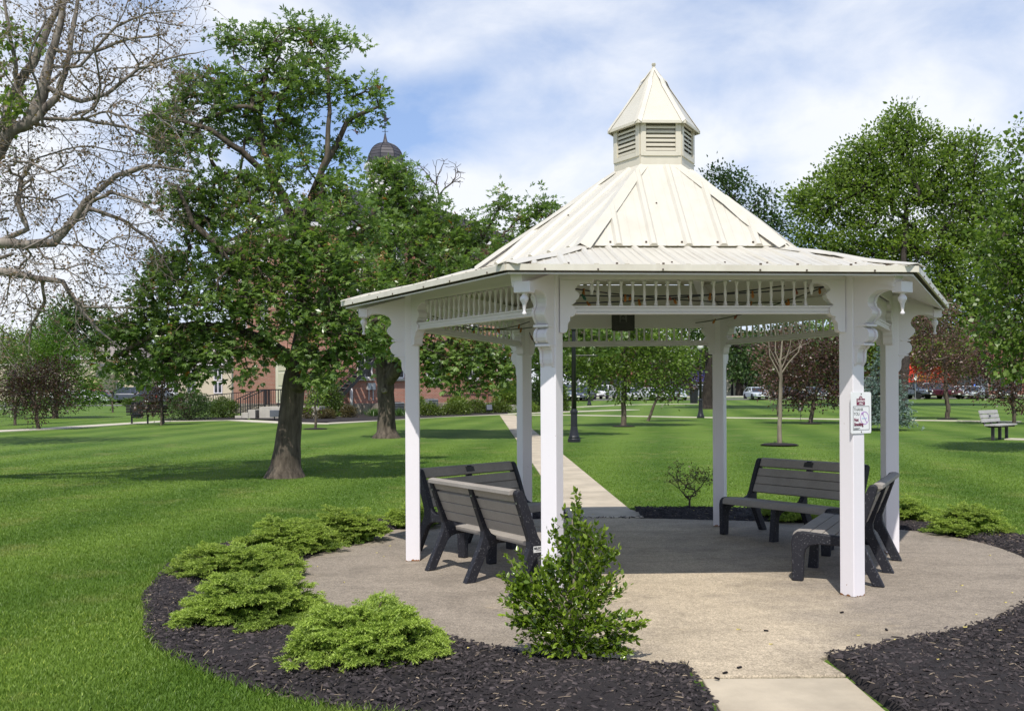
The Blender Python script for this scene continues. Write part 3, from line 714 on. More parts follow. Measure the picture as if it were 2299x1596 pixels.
# no smoking sign on the right front post
def text(body, size, loc, mat, parent, name='lettering', ext=0.0006, align='LEFT', shear=0.0, bold=0.0, sx=1.0):
    c = bpy.data.curves.new(name, 'FONT'); c.body = body; c.size = size; c.extrude = ext; c.align_x = align; c.shear = shear; c.offset = bold; c.resolution_u = 3
    t_ = bpy.data.objects.new(name, c); COL.objects.link(t_); me = bpy.data.meshes.new_from_object(t_.evaluated_get(bpy.context.evaluated_depsgraph_get())); bpy.data.objects.remove(t_); me.materials.clear(); me.materials.append(mat)
    o = bpy.data.objects.new(name, me); COL.objects.link(o); o.parent = parent
    o.location = loc; o.rotation_euler = (R(90), 0, 0); o.scale = (sx, 1, 1)
    return o
def sign():
    a = ang[2]; r = Vector((math.cos(a), math.sin(a), 0)); p = at(1929.5, 926, (GC+PP[2]).y)
    o_ = GC + PP[2] + r*(PW/2+.003); t = Vector((-r.y, r.x, 0))
    e = empty('no_smoking_sign', (o_.x+t.x*.02, o_.y+t.y*.02, p.z), a+math.pi/2, 'white no smoking sign with maroon crest screwed to the right front post', 'sign')
    b = MB(); w_, h_ = .121, .163
    pts = []
    for cx_, cz_, a0 in ((w_-.012, h_-.012, 0), (-w_+.012, h_-.012, 90), (-w_+.012, -h_+.012, 180), (w_-.012, -h_+.012, 270)):
        for k in range(4): q = R(a0+30*k); pts.append((cx_+.012*math.cos(q), 0, cz_+.012*math.sin(q)))
    b.extrude(pts, (0, -.004, 0)); b.build('plate', simple('sign_white', (.82, .82, .83), .35, .03), e)
    mar = simple('maroon_ink', (.17, .012, .055), .5); wh = simple('white_ink', (.8, .8, .8), .5); bk = simple('black_ink', (.02, .02, .025), .5); pu = simple('violet_ink', (.50, .27, .62), .5); gy = simple('grey_ink', (.45, .33, .36), .5); lb = simple('faded_blue_ink', (.45, .62, .80), .5)
    b = MB(); b.box((-.005, -.0046, .085), (.100, .0012, .052)); b.build('crest', mar, e)
    b = MB(); b.poly([(-.005+.023*math.cos(q), -.0048, .109+.023*math.sin(q)) for q in np.linspace(0, math.pi, 12)]); b.build('crest_top', mar, e)
    b = MB(); b.poly([(-.005+.017*math.cos(q), -.0058, .108+.017*math.sin(q)) for q in np.linspace(0, math.pi, 12)]); b.build('crest_dome', gy, e)
    text('Sunbury', .030, (-.005, -.0058, .085), wh, e, align='CENTER', shear=.3, sx=.9); text('Ohio', .024, (-.005, -.0058, .064), wh, e, align='CENTER', shear=.3)
    fr = MB()
    for a_, c_ in (((-.096, .050), (.096, .050)), ((.096, .050), (.096, -.135)), ((.096, -.135), (-.096, -.135)), ((-.096, -.135), (-.096, .050))):
        fr.bar((a_[0], -.0046, a_[1]), (c_[0], -.0046, c_[1]), .0012, .003, up=(0, 0, 1) if a_[1] == c_[1] else (1, 0, 0))
    fr.build('border', bk, e)
    text('THANK', .036, (-.09, -.0052, .014), bk, e, bold=-.0006, sx=.93); text('YOU', .036, (-.09, -.0052, -.021), bk, e, bold=-.0006, sx=.93)
    text('Not', .036, (-.086, -.0052, -.067), mar, e, bold=.0012, sx=.88); text('Smoking', .036, (-.086, -.0066, -.102), mar, e, bold=.0012, sx=.88)
    text('for', .022, (.002, -.0060, -.012), pu, e, bold=.0008)
    rg = MB(); N_ = 28
    for k in range(N_):
        q0, q1 = 2*math.pi*k/N_, 2*math.pi*(k+1)/N_
        P_ = lambda q, s: (.040+s*.052*math.cos(q), -.0054, -.042+s*.052*math.sin(q))
        rg.quad(P_(q0, 1), P_(q1, 1), P_(q1, .89), P_(q0, .89))
    rg.quad((.013, -.0055, -.010), (.018, -.0055, -.006), (.070, -.0055, -.078), (.065, -.0055, -.081)); rg.build('no_smoking_ring', pu, e)
    b = MB(); b.box((.038, -.0045, -.045), (.06, .001, .008)); b.build('cigarette', lb, e)
    b = MB(); b.box((-.052, -.0045, -.122), (.075, .001, .004)); b.box((-.06, -.0045, -.129), (.055, .001, .003)); b.build('fine_print', bk, e)
    for z in (.148, -.150):
        b = MB(); b.lathe([(.001, 0), (.005, 0), (.005, .003), (.001, .004)], 8, (0, -.004, z), Matrix.Rotation(R(90), 3, 'X')); b.build('bolt', M['screw'], e)
sign()

# ------------------------------------------------------------------ benches under the gazebo
def bench_profile(ins=0.0):
    P = [(.572, 0), (.578, .345), (.566, .392), (.535, .418), (.49, .425), (.17, .400), (.115, .425), (.085, .475), (.02, .66), (-.045, .815), (-.062, .838), (-.088, .846), (-.112, .838), (-.124, .815),
         (-.105, .745), (-.020, .50), (.002, .43), (-.002, .375), (-.028, .31), (-.175, 0), (-.085, 0), (.045, .265), (.085, .302), (.14, .318), (.36, .322), (.43, .305), (.462, .27), (.474, .22), (.482, 0)]
    if not ins: return P
    out = []
    for k, (y, z) in enumerate(P):
        if 1 <= k <= 2: y -= ins
        elif 3 <= k <= 5: z -= ins
        elif 6 <= k <= 9: y -= ins*.9; z -= ins*.3
        out.append((y, z))
    return out
def make_bench(L, sticker=False):
    root = empty('park_bench')
    T = .062
    for x, ins in ((0, 0), (L/2-T/2, .042), (L-T, 0)):
        b = MB(); b.extrude([(x, y, z) for y, z in bench_profile(ins)], (T, 0, 0)); b.build('end_frame' if not ins else 'middle_frame', M['char'], root, bevel=.010)
    bd = Vector((0, -.385, .923)).normalized()               # up along the back
    bn = Vector((0, .923, .385))                             # out of the back
    def slat(o, up, nrm, w, th, name, rnd=0):
        pts = []; o = Vector((T*.9, 0, 0)) + o
        if rnd == 1:   # bullnose on the top edge
            for q in range(6): a = R(90*q/5); pts.append(o+up*(w-.035+.035*math.sin(a))+nrm*(-.06*(1-math.cos(a))))
            pts += [o+up*(w)-nrm*(.075), o+up*(w-.03)-nrm*(.088), o+up*(w-.05)-nrm*th, o-nrm*th, o]
        elif rnd == 2:   # bullnose on the front seat plank
            for q in range(6): a = R(90*q/5); pts.append(o+up*(w-.04+.04*math.sin(a))+nrm*(-.05*(1-math.cos(a))))
            pts += [o+up*(w-.004)-nrm*.075, o+up*(w-.03)-nrm*.078, o+up*(w-.04)-nrm*th, o-nrm*th, o]
        else: pts = [o, o+up*w, o+up*w-nrm*th, o-nrm*th]
        b = MB(); b.extrude(pts, (L-2*T*.9, 0, 0)); return b.build(name, M['slat'], root, bevel=.004)
    z0 = Vector((0, .078, .470))
    for k, (s, w) in enumerate(((0, .092), (.098, .092), (.196, .092))): slat(z0+bd*s, bd, bn, w, .040, 'back_slat')
    top = slat(z0+bd*.312, bd, bn, .118, .040, 'back_slat', 1)
    sd = Vector((0, .997, .0776)); sn = Vector((0, -.0776, .997))
    s0 = Vector((0, .125, .394))
    for k in range(3): slat(s0+sd*(k*.105), sd, sn, .099, .040, 'seat_slat')
    slat(s0+sd*.315, sd, sn, .135, .040, 'seat_slat', 2)
    c = z0+bd*.362+bn*.003; pl = MB(); pl.bar(Vector((L/2-.06, c.y, c.z)), Vector((L/2+.06, c.y, c.z)), .006, .055, up=bd); pl.build('plaque', M['plaque'], root)
    for x in (T/2, L/2, L-T/2):
        b = MB()
        for z in (.55, .64, .74): b.box((x, -.062-(z-.55)*.385-.0+.035, z), (.014, .012, .014))
        b.build('bolts', M['rim'], root)
    if sticker:
        x = L
        b = MB(); b.box((x+.0015, .085, .365), (.003, .095, .050)); b.build('maker_label', simple('label_white', (.72, .72, .70), .5, .04), root)
        for body, sz, z in (('BELSON', .024, .366), ('OUTDOORS', .010, .352)):
            o = text(body, sz, (0, 0, 0), M['black'], root, align='CENTER', bold=.0008 if sz > .02 else 0); o.rotation_euler = (R(90), 0, R(90)); o.location = (x+.0036, .085, z)
    return root
def place_bench(root, origin, ydir, label):
    """ydir: the way the bench faces"""
    y = Vector((ydir[0], ydir[1], 0)).normalized(); x = Vector((y.y, -y.x, 0))
    root.location = origin; root.rotation_euler = (0, 0, math.atan2(x.y, x.x)); tag(root, label, 'bench', 'charcoal and brown benches under the gazebo')
BL = 1.5
f0, f1 = ground(965, 1280), ground(1050, 1307); xd = (f1-f0).normalized(); yd = Vector((-xd.y, xd.x, 0))
place_bench(make_bench(BL, True), f0+yd*.13-xd*.03, yd, 'brown slatted bench with maker label, seen from behind beside the left front post')
yd = Vector((.75, -.66, 0)); t0 = at(1152, 1036, 11.3); t0.z = 0
place_bench(make_bench(BL), t0+yd*.10, yd, 'bench facing right behind the left front bench, top slat with a plaque')
f0, f1 = ground(1625, 1199), ground(1725, 1214); xd = (f0-f1).normalized(); yd = Vector((-xd.y, xd.x, 0))
place_bench(make_bench(BL), f0-xd*(BL-.03)-yd*.53, yd, 'bench facing the viewer at the right back of the gazebo, partly behind a post')
f0, f1 = ground(1974, 1317), ground(2017, 1254); xd = (f1-f0).normalized(); yd = Vector((-xd.y, xd.x, 0))
place_bench(make_bench(BL), f0+yd*.13-xd*.03, yd, 'bench facing left at the right front, sunlit seat end beside the sign post')
# ------------------------------------------------------------------ vegetation helpers
def unit(a): return a/np.maximum(np.linalg.norm(a, axis=-1, keepdims=True), 1e-9)
def leaf_quads(c, d, n, L, Wd, fold=0.12, mid=0.45):
    """diamond leaves: base c, direction d, normal n (all (N,3)); returns verts, faces"""
    d = unit(d); s = unit(np.cross(d, n)); n = np.cross(s, d)
    L = np.asarray(L)[:, None]; Wd = np.asarray(Wd)[:, None]
    m = c + d*L*mid
    V = np.stack([c, m + s*Wd/2 + n*Wd*fold, c + d*L, m - s*Wd/2 + n*Wd*fold], 1).reshape(-1, 3)
    F = np.arange(len(V)).reshape(-1, 4)
    return V, F
def needle_tris(c, d, n, L, Wd):
    d = unit(d); s = unit(np.cross(d, n)); L = np.asarray(L)[:, None]; Wd = np.asarray(Wd)[:, None]
    V = np.stack([c-s*Wd/2, c+s*Wd/2, c+d*L], 1).reshape(-1, 3)
    return V, np.arange(len(V)).reshape(-1, 3)
class Skel:
    """branch skeleton grown towards targets; radii follow the number of twigs carried"""
    def __init__(s, cap=90000): s.P = np.zeros((cap, 3)); s.D = np.zeros((cap, 3)); s.par = np.full(cap, -1, int); s.n = 0; s.fix = {}
    def add(s, p, par):
        s.P[s.n] = p; s.D[s.n] = unit(np.asarray(p)-s.P[par]) if par >= 0 else (0, 0, 1); s.par[s.n] = par; s.n += 1; return s.n-1
    def line(s, pts, par=-1, rad=None, sub=3):
        pts = [np.array(p, float) for p in pts]; idx = par; k0 = 0; out = []
        if par < 0: idx = s.add(pts[0], -1); out.append(idx); s.fix[idx] = rad[0] if rad else None
        for i in range(len(pts)-1):
            for q in range(1, sub+1):
                f = q/sub; a, b = pts[i], pts[i+1]
                p = a+(b-a)*f
                if q < sub or i < len(pts)-2: p = p + rng.normal(0, 0.012*np.linalg.norm(b-a), 3)
                idx = s.add(p, idx); out.append(idx)
                if rad: s.fix[idx] = rad[i]+(rad[i+1]-rad[i])*f
        return out
    def grow(s, t, step=0.35, wig=0.10, lo=0, curl=0.35, zpen=0.0):
        t = np.array(t, float); P = s.P[lo:s.n]
        v = t - P; d = np.linalg.norm(v, axis=1) + zpen*np.maximum(0, P[:, 2]-t[2])
        al = np.einsum('ij,ij->i', v, s.D[lo:s.n])/np.maximum(np.linalg.norm(v, axis=1), 1e-6)
        i = lo+int(np.argmin(d*(1.3-.65*al))); a = s.P[i]; L = np.linalg.norm(t-a)
        pd = a - s.P[s.par[i]] if s.par[i] >= 0 else np.array([0, 0, 1.0]); pd = pd/max(np.linalg.norm(pd), 1e-6)
        c = a + pd*L*curl; k = max(2, int(L/step)); idx = i
        for q in range(1, k+1):
            f = q/k; p = (1-f)**2*a + 2*f*(1-f)*c + f*f*t
            if q < k: p = p + rng.normal(0, wig*step, 3)
            idx = s.add(p, idx)
        return idx
    def build(s, name, mat, parent, rt=0.006, ex=0.46, nmin=4, maxr=1.0, origin=None, smooth=True):
        n = s.n; cnt = np.zeros(n); ch = [[] for _ in range(n)]
        for i in range(n):
            if s.par[i] >= 0: ch[s.par[i]].append(i)
        for i in range(n-1, -1, -1):
            if not ch[i]: cnt[i] = 1
            if s.par[i] >= 0: cnt[s.par[i]] += cnt[i]
        rad = rt*np.maximum(cnt, 1)**ex
        for i, r in s.fix.items():
            if r is not None: rad[i] = r
        for i in range(n):
            if s.par[i] >= 0: rad[i] = min(rad[i], rad[s.par[i]])
        b = MB(); start = [i for i in range(n) if s.par[i] < 0]; stack = [(i, None) for i in start]; o = Vector(origin) if origin is not None else Vector()
        while stack:
            i, frm = stack.pop(); chain = [frm, i] if frm is not None else [i]
            while ch[chain[-1]]:
                c = sorted(ch[chain[-1]], key=lambda q: -rad[q])
                for q in c[1:]: stack.append((q, chain[-1]))
                chain.append(c[0])
            if len(chain) < 2: continue
            rr = [rad[q] for q in chain]
            if frm is not None: rr[0] = min(rad[frm]*0.9, rr[1]*1.25)
            big = max(rr); sides = 14 if big > .12 else 8 if big > .04 else 5 if big > .012 else 3
            b.tube([Vector(s.P[q])-o for q in chain], rr, max(sides, 3), cap=False)
        return b.build(name, mat, parent, smooth=smooth)

def ellipse_targets(blobs, Y, n_per_m2, depth=1.0, seed=0, bias=0.5, dens_fn=None):
    """blobs given as photo ellipses (px, py, rx, ry[, dy]) at depth Y -> cluster points; they get a real depth from their own size"""
    out = []; mpp = Y/F_
    for bl in blobs:
        px, py, rx, ry = bl[:4]; dy = bl[4] if len(bl) > 4 else 0.0; fac = dens_fn(px, py) if dens_fn else 1.0
        c = np.array(at(px, py, Y+dy)); rxm, rym = rx*mpp, ry*mpp; rd = depth*0.5*(rxm+rym)
        n = max(2, int(n_per_m2*fac*math.pi*rxm*rym))
        u = unit(rng.normal(size=(n, 3))); r = rng.random(n)**(1/3*bias*2)
        out.append(c + u*r[:, None]*np.array([rxm, rd, rym]))
    return np.concatenate(out)

def leaves(centers, root, n, spread, L, ratio, mat, name, parent, origin, up=0.95, droop=0.25, hang=0.0, crown_c=None, kind='stuff', fold=0.12, tintbias=0.0, squash=0.8):
    """n leaves around every cluster centre"""
    N = len(centers)*n; c = np.repeat(centers, n, 0); off = rng.normal(size=(N, 3))*spread; off[:, 2] *= squash
    c = c + off
    out = off/np.maximum(spread, 1e-6)*0.6
    if crown_c is not None: out = out + unit(c-np.array(crown_c))*0.6
    d = unit(out + rng.normal(size=(N, 3))*0.5 + np.array([0, 0, -droop-hang]))
    nn = unit(rng.normal(size=(N, 3))*0.55 + np.array([0, 0, up]))
    l = L*(0.7+0.6*rng.random(N)); V, F = leaf_quads(c, d, nn, l, l*ratio*(0.85+0.3*rng.random(N)), fold)
    tint = np.clip(np.repeat(rng.random(len(centers))*0.5, n) + rng.random(N)*0.5 + tintbias, 0, 1)
    return np_mesh(name, V-np.array(origin), F, mat, parent, np.repeat(tint, 4), kind=kind)

def palmate(centers, n, spread, L, mat, name, parent, origin, crown_c, droop=0.5, nl=5, odd=0.0, squash=0.85):
    """horse-chestnut like leaves: fans of five leaflets"""
    N = len(centers)*n; off = rng.normal(size=(N, 3))*spread; off[:, 2] *= squash; c = np.repeat(centers, n, 0)+off
    o = unit(unit(c-np.array(crown_c))*0.7 + off/spread*0.5 + rng.normal(size=(N, 3))*0.45 + np.array([0, 0, 0.1])); nrm = unit(rng.normal(size=(N, 3))*0.42 + np.array([0, 0, 0.9]) + o*0.3)
    s = unit(np.cross(o, nrm)); nrm = np.cross(s, o)
    l = L*(0.7+0.55*rng.random(N)); tint = np.clip(np.repeat(rng.random(len(centers))*0.45, n)+rng.random(N)*0.45, 0, 0.92)
    tint[rng.random(N) < odd] = 1.0
    VV = []; TT = []
    for k in range(nl):
        a = (k-(nl-1)/2)*R(36) + rng.normal(0, .08, N)
        d = o*np.cos(a)[:, None] + s*np.sin(a)[:, None] + np.array([0, 0, -droop])*(0.6+0.5*rng.random(N))[:, None]
        ll = l*(1-0.12*abs(k-(nl-1)/2)); V, F = leaf_quads(c, d, nrm+rng.normal(0, .28, (N, 3)), ll, ll*0.36, 0.16, 0.58); VV.append(V); TT.append(np.repeat(tint+rng.normal(0, .03, N), 4))
    V = np.concatenate(VV); F = np.arange(len(V)).reshape(-1, 4)
    return np_mesh(name, V-np.array(origin), F, mat, parent, np.clip(np.concatenate(TT), 0, 1), kind='stuff')

M['leaf_chest'] = leafmat('chestnut_leaves', (0.065, 0.132, 0.028), (0.245, 0.345, 0.098), 0.40, 0.34, 0.6, odd=(0.24, 0.09, 0.02), oddp=0.97)
M['leaf_flower'] = leafmat('faded_flowers', (0.20, 0.105, 0.035), (0.36, 0.22, 0.09), 0.2)
M['leaf_mid'] = leafmat('mid_green_leaves', (0.068, 0.128, 0.022), (0.22, 0.30, 0.058), 0.42)
M['leaf_light'] = leafmat('light_green_leaves', (0.062, 0.120, 0.018), (0.185, 0.265, 0.050), 0.38)
M['leaf_dark'] = leafmat('dark_green_leaves', (0.024, 0.055, 0.015), (0.075, 0.125, 0.034), 0.28)
M['leaf_plum'] = leafmat('purple_leaves', (0.030, 0.017, 0.013), (0.125, 0.062, 0.052), 0.28, 0.4, 0.5, odd=(0.085, 0.115, 0.025), oddp=0.80)
M['leaf_pink'] = leafmat('pinkish_leaves', (0.055, 0.030, 0.026), (0.23, 0.135, 0.115), 0.28, 0.4, 0.5, odd=(0.08, 0.12, 0.025), oddp=0.85)
M['leaf_plumd'] = leafmat('dark_purple_leaves', (0.024, 0.015, 0.010), (0.075, 0.040, 0.028), 0.25, 0.4, 0.5, odd=(0.06, 0.07, 0.015), oddp=0.85)
M['leaf_cyp'] = leafmat('feathery_needles', (0.055, 0.125, 0.015), (0.125, 0.225, 0.028), 0.3)
M['needle'] = leafmat('spruce_needles', (0.045, 0.105, 0.012), (0.38, 0.49, 0.085), 0.28, 0.5, 0.4)
M['needle_blue'] = leafmat('blue_spruce_needles', (0.060, 0.105, 0.090), (0.27, 0.36, 0.33), 0.2, 0.5)
M['needle_dark'] = leafmat('dark_conifer_needles', (0.018, 0.035, 0.012), (0.055, 0.080, 0.022), 0.15)
M['leaf_thuja'] = leafmat('arborvitae_sprays', (0.035, 0.075, 0.008), (0.095, 0.145, 0.018), 0.2)
M['leaf_holly'] = leafmat('holly_leaves', (0.035, 0.090, 0.008), (0.27, 0.365, 0.04), 0.32, 0.24, 0.6)
M['leaf_yew'] = leafmat('juniper_sprays', (0.040, 0.075, 0.008), (0.115, 0.160, 0.022), 0.2)
M['leaf_red'] = leafmat('reddish_shrub_leaves', (0.055, 0.040, 0.014), (0.12, 0.10, 0.035), 0.25)
M['leaf_bud'] = leafmat('young_buds', (0.10, 0.065, 0.045), (0.24, 0.17, 0.11), 0.3)
M['leaf_daylily'] = leafmat('strap_leaves', (0.035, 0.09, 0.015), (0.09, 0.17, 0.035), 0.3)

def tree(name, cat, label, base, trunk, blobs, Y, mats, dens, leaf, group=None, bark='bark', rt=0.012, ex=0.45, limbs=(), wig=0.12, depth=1.0, stem_cut=1.0, bias=0.5, step=0.5, zpen=0.3, growfrac=1.0, dens_fn=None):
    """trunk: [(x, y, z, radius)] in world space from the ground up; blobs: crown ellipses; leaf: dict for leaves()/palmate()"""
    base = Vector(base); e = empty(name, base, 0, label, cat, group)
    T = ellipse_targets(blobs, Y, dens, depth, bias=bias, dens_fn=dens_fn)
    sk = Skel(); idx = sk.line([t[:3] for t in trunk], -1, [t[3] for t in trunk])
    start = max(1, int(len(idx)*stem_cut*0.35))
    for lm in limbs:
        par = idx[int(lm[0]*(len(idx)-1))]; pts = [tuple(sk.P[par])]+[p[:3] for p in lm[1]]
        sk.line(pts, par, [sk.fix[par]*.8]+[p[3] for p in lm[1]])
    c0 = np.array(trunk[-1][:3]); order = np.argsort(np.linalg.norm(T-c0, axis=1))
    for q in order[:: max(1, int(round(1/growfrac)))]: sk.grow(T[q], step, wig, lo=start, zpen=zpen)
    sk.build('trunk', M[bark], e, rt, ex, origin=base)
    cc = T.mean(0); cc[2] -= 0.25*(T[:, 2].max()-T[:, 2].min())
    kw = dict(leaf); fn = kw.pop('fn', 'leaves'); m = M[mats]
    if fn == 'leaves': leaves(T, None, mat=m, name='crown', parent=e, origin=base, crown_c=cc, **kw)
    else: palmate(T, mat=m, name='crown', parent=e, origin=base, crown_c=cc, **kw)
    return e, T
def straight(base, top, r0, r1, k=4, bend=0.03):
    b, t = np.array(base), np.array(top); L = np.linalg.norm(t-b); out = []
    for i in [0, .12]+list(range(1, k+1)):
        f = i/k; p = b+(t-b)*f + (rng.normal(0, bend*L, 3)*np.array([1, 1, 0])*f*(1-f)*2 if 1 <= i < k else 0)
        r = r0+(r1-r0)*f
        if i == 0: r = r0*1.35
        out.append((*p, r))
    return out

# ------------------------------------------------------------------ the trees
def t_main():
    g = ground(640, 1068); Y = g.y; g.z -= 0.05
    def A(px, py, dy=0): p = at(px, py, Y+dy); return (p.x, p.y, p.z)
    trunk = [(g.x, g.y, g.z, .42), (*A(641, 1045), .30), (*A(646, 1000), .255), (*A(652, 930), .225), (*A(658, 870), .235), (*A(672, 800), .19), (*A(682, 730), .165), (*A(684, 640, .2), .14), (*A(672, 540, .2), .135), (*A(640, 450, .2), .095), (*A(612, 395), .075), (*A(590, 330), .055), (*A(585, 250, .2), .05), (*A(600, 160, .2), .03)]
    limbs = [(.33, [(*A(700, 850, -.4), .115), (*A(745, 790, -.9), .09), (*A(800, 750, -1.3), .08), (*A(850, 715, -1.5), .04)]),
             (.36, [(*A(600, 770, -.5), .13), (*A(520, 740, -.9), .10), (*A(430, 730, -1.2), .075), (*A(350, 750, -1.5), .05), (*A(262, 800, -1.5), .03)]),
             (.48, [(*A(740, 640, .5), .10), (*A(800, 560, .8), .08), (*A(840, 470, .8), .05)]),
             (.55, [(*A(600, 600, -.6), .09), (*A(500, 560, -1), .07), (*A(430, 500, -1), .05), (*A(400, 420, -1), .03)]),
             (.62, [(*A(700, 440, -.2), .07), (*A(735, 350, -.3), .052), (*A(740, 250, -.2), .04), (*A(735, 130, -.1), .03)]),
             (.62, [(*A(700, 440, .2), .07), (*A(780, 270, .2), .05), (*A(850, 240, .2), .025)]),
             (.75, [(*A(540, 340, -.5), .06), (*A(470, 290, -.7), .05), (*A(400, 270, -.8), .03)])]
    blobs = [(500, 75, 26, 26), (560, 105, 62, 46, .3), (600, 250, 70, 46), (480, 250, 60, 40, -.3), (700, 230, 60, 40), (620, 330, 60, 40, .2), (480, 470, 80, 46, -.5), (600, 430, 66, 44, -.5), (655, 90, 80, 54), (735, 105, 55, 48, .3), (800, 105, 22, 20), (700, 165, 80, 45, -.3), (848, 210, 28, 55, .3), (805, 265, 40, 32, .4), (770, 205, 40, 30, .4), (452, 185, 72, 46, -.4), (398, 215, 40, 34, -.3), (385, 270, 68, 44, -.4), (355, 275, 34, 26, -.4), (370, 330, 40, 30, -.5), (390, 470, 46, 36, -.7), (360, 590, 40, 30, -1), (520, 195, 66, 52), (612, 190, 62, 50, .3),
             (425, 340, 72, 50, -.6), (545, 300, 70, 48, .3), (660, 300, 60, 42, .5), (752, 345, 52, 38, .4), (440, 425, 62, 46, -.6), (530, 420, 62, 46, -.2), (650, 370, 54, 40, -.7), (455, 515, 72, 44, -.6), (560, 505, 66, 44, -.8), (400, 600, 62, 36, -1), (500, 600, 82, 48, -1.0), (600, 590, 86, 56, -1.1),
             (352, 655, 66, 48, -1.3), (470, 680, 96, 62, -1.3), (590, 690, 86, 62, -1.2), (262, 735, 46, 34, -1.4), (330, 735, 66, 44, -1.4), (250, 800, 42, 32, -1.5), (395, 770, 82, 50, -1.4), (490, 780, 72, 48, -1.3), (560, 800, 60, 44, -1.0), (330, 825, 62, 42, -1.3), (430, 835, 62, 32, -1.3), (540, 845, 42, 24, -1.1),
             (690, 520, 82, 70, -1.2), (715, 610, 86, 70, -1.3), (760, 440, 66, 54, -.4), (720, 700, 86, 60, -1.2), (800, 620, 76, 76, -.5), (800, 520, 66, 60, .2), (780, 745, 72, 48, -1.3), (700, 790, 46, 30, -1.2), (835, 760, 50, 44, -.8), (780, 815, 46, 28, -1.2), (620, 760, 46, 26, -.8), (655, 790, 30, 22, -1.1), (690, 845, 26, 20, -1.2), (725, 850, 30, 18, -1.3)]
    e, T = tree('chestnut_tree', 'tree', 'tall leafy tree with a thick leaning trunk on the lawn left of the gazebo', g, trunk, blobs, Y, 'leaf_chest', 58, dict(fn='palmate', n=9, spread=.105, L=.108, droop=.34, odd=.006, squash=.8), bark='bark', dens_fn=lambda px, py: .5 if 520 < px < 650 and py > 700 and not 640 < px < 700 else (.78 if py < 480 else .9 if py < 600 else 1.1), rt=.0075, ex=.44, limbs=limbs, wig=.16, step=.4, zpen=.15)
    sel = T[(rng.random(len(T)) < .10) & (T[:, 2] < 6.2)]
    n = 16; c = np.repeat(sel, n, 0)+rng.normal(size=(len(sel)*n, 3))*np.array([.035, .035, .07])+np.array([0, -.1, .12])
    V, F = leaf_quads(c, rng.normal(size=c.shape), rng.normal(size=c.shape), np.full(len(c), .045), np.full(len(c), .03)); np_mesh('flower_spikes', V-np.array(g), F, M['leaf_flower'], e, np.repeat(rng.random(len(c)), 4), kind='stuff')
def t_second():
    g = ground(868, 981); Y = g.y; g.z -= .05
    def A(px, py, dy=0): p = at(px, py, Y+dy); return (p.x, p.y, p.z)
    trunk = [(g.x, g.y, g.z, .52), (*A(868, 968), .34), (*A(868, 930), .29), (*A(866, 880), .30), (*A(866, 862), .30), (*A(852, 800), .20), (*A(850, 720), .17), (*A(862, 620), .13), (*A(890, 520), .09), (*A(905, 440), .05)]
    limbs = [(.45, [(*A(885, 838, -.3), .22), (*A(893, 815, -.4), .20)]), (.5, [(*A(930, 790, -.5), .15), (*A(1010, 770, -1), .12), (*A(1090, 790, -1.3), .07), (*A(1130, 820, -1.3), .04)]),
             (.62, [(*A(930, 660, .3), .12), (*A(1010, 590, .5), .09), (*A(1080, 540, .5), .06), (*A(1120, 470, .5), .04)]), (.7, [(*A(1000, 640, -.5), .10), (*A(1100, 610, -.8), .08), (*A(1180, 570, -.8), .06), (*A(1235, 480, -.8), .03)])]
    blobs = [(868, 395, 50, 30), (850, 378, 40, 18), (905, 400, 30, 22), (935, 500, 60, 40), (1010, 545, 50, 34), (905, 440, 50, 46), (850, 470, 56, 50), (955, 470, 44, 34, .5), (985, 500, 50, 34, .5), (900, 540, 76, 58, -.5), (1065, 520, 52, 36, .4), (1020, 560, 62, 44, .4), (1128, 460, 24, 30, .3), (1210, 462, 22, 24), (1238, 475, 28, 34, -.2), (1180, 500, 30, 24), (1150, 560, 62, 40), (1220, 560, 40, 44, .3), (980, 620, 76, 52, -.5), (1080, 620, 80, 48, -.5), (1180, 620, 60, 40, -.5), (870, 630, 66, 60, -.8), (930, 700, 76, 50, -1), (1040, 700, 76, 46, -.8), (1150, 690, 80, 46, -.6),
             (850, 740, 66, 56, -1), (930, 780, 46, 44, -1), (1000, 790, 66, 46, -1.2), (1080, 790, 72, 52, -1.3), (1130, 830, 34, 44, -1.3), (1010, 850, 40, 28, -1.2), (960, 850, 18, 26, -1), (1090, 860, 40, 24, -1.3), (1200, 760, 66, 60, -.5), (1280, 740, 60, 50), (1340, 760, 50, 40)]
    e, T = tree('chestnut_tree', 'tree', 'second leafy tree with a pruned stub on its trunk, in front of the brick hall', g, trunk, blobs, Y, 'leaf_chest', 30, dict(fn='palmate', n=9, spread=.20, L=.170, droop=.36, odd=.014, squash=.8), bark='bark', rt=.0085, ex=.44, limbs=limbs, wig=.15, step=.6, zpen=.15)
    p = Vector(A(862, 876, -.42)); b = MB(); b.lathe([(.001, .0), (.03, .0), (.035, .02), (.085, .03), (.09, -.02), (.1, -.2)], 12, p-Vector(g), Matrix.Rotation(R(80), 3, 'X')); b.build('cut_branch', M['bark_pale'], e, smooth=True)
    sel = T[(rng.random(len(T)) < .14)]
    n = 12; c = np.repeat(sel, n, 0)+rng.normal(size=(len(sel)*n, 3))*np.array([.045, .045, .09])+np.array([0, -.1, .15])
    V, F = leaf_quads(c, rng.normal(size=c.shape), rng.normal(size=c.shape), np.full(len(c), .06), np.full(len(c), .04)); np_mesh('flower_spikes', V-np.array(g), F, M['leaf_flower'], e, np.repeat(rng.random(len(c)), 4), kind='stuff')
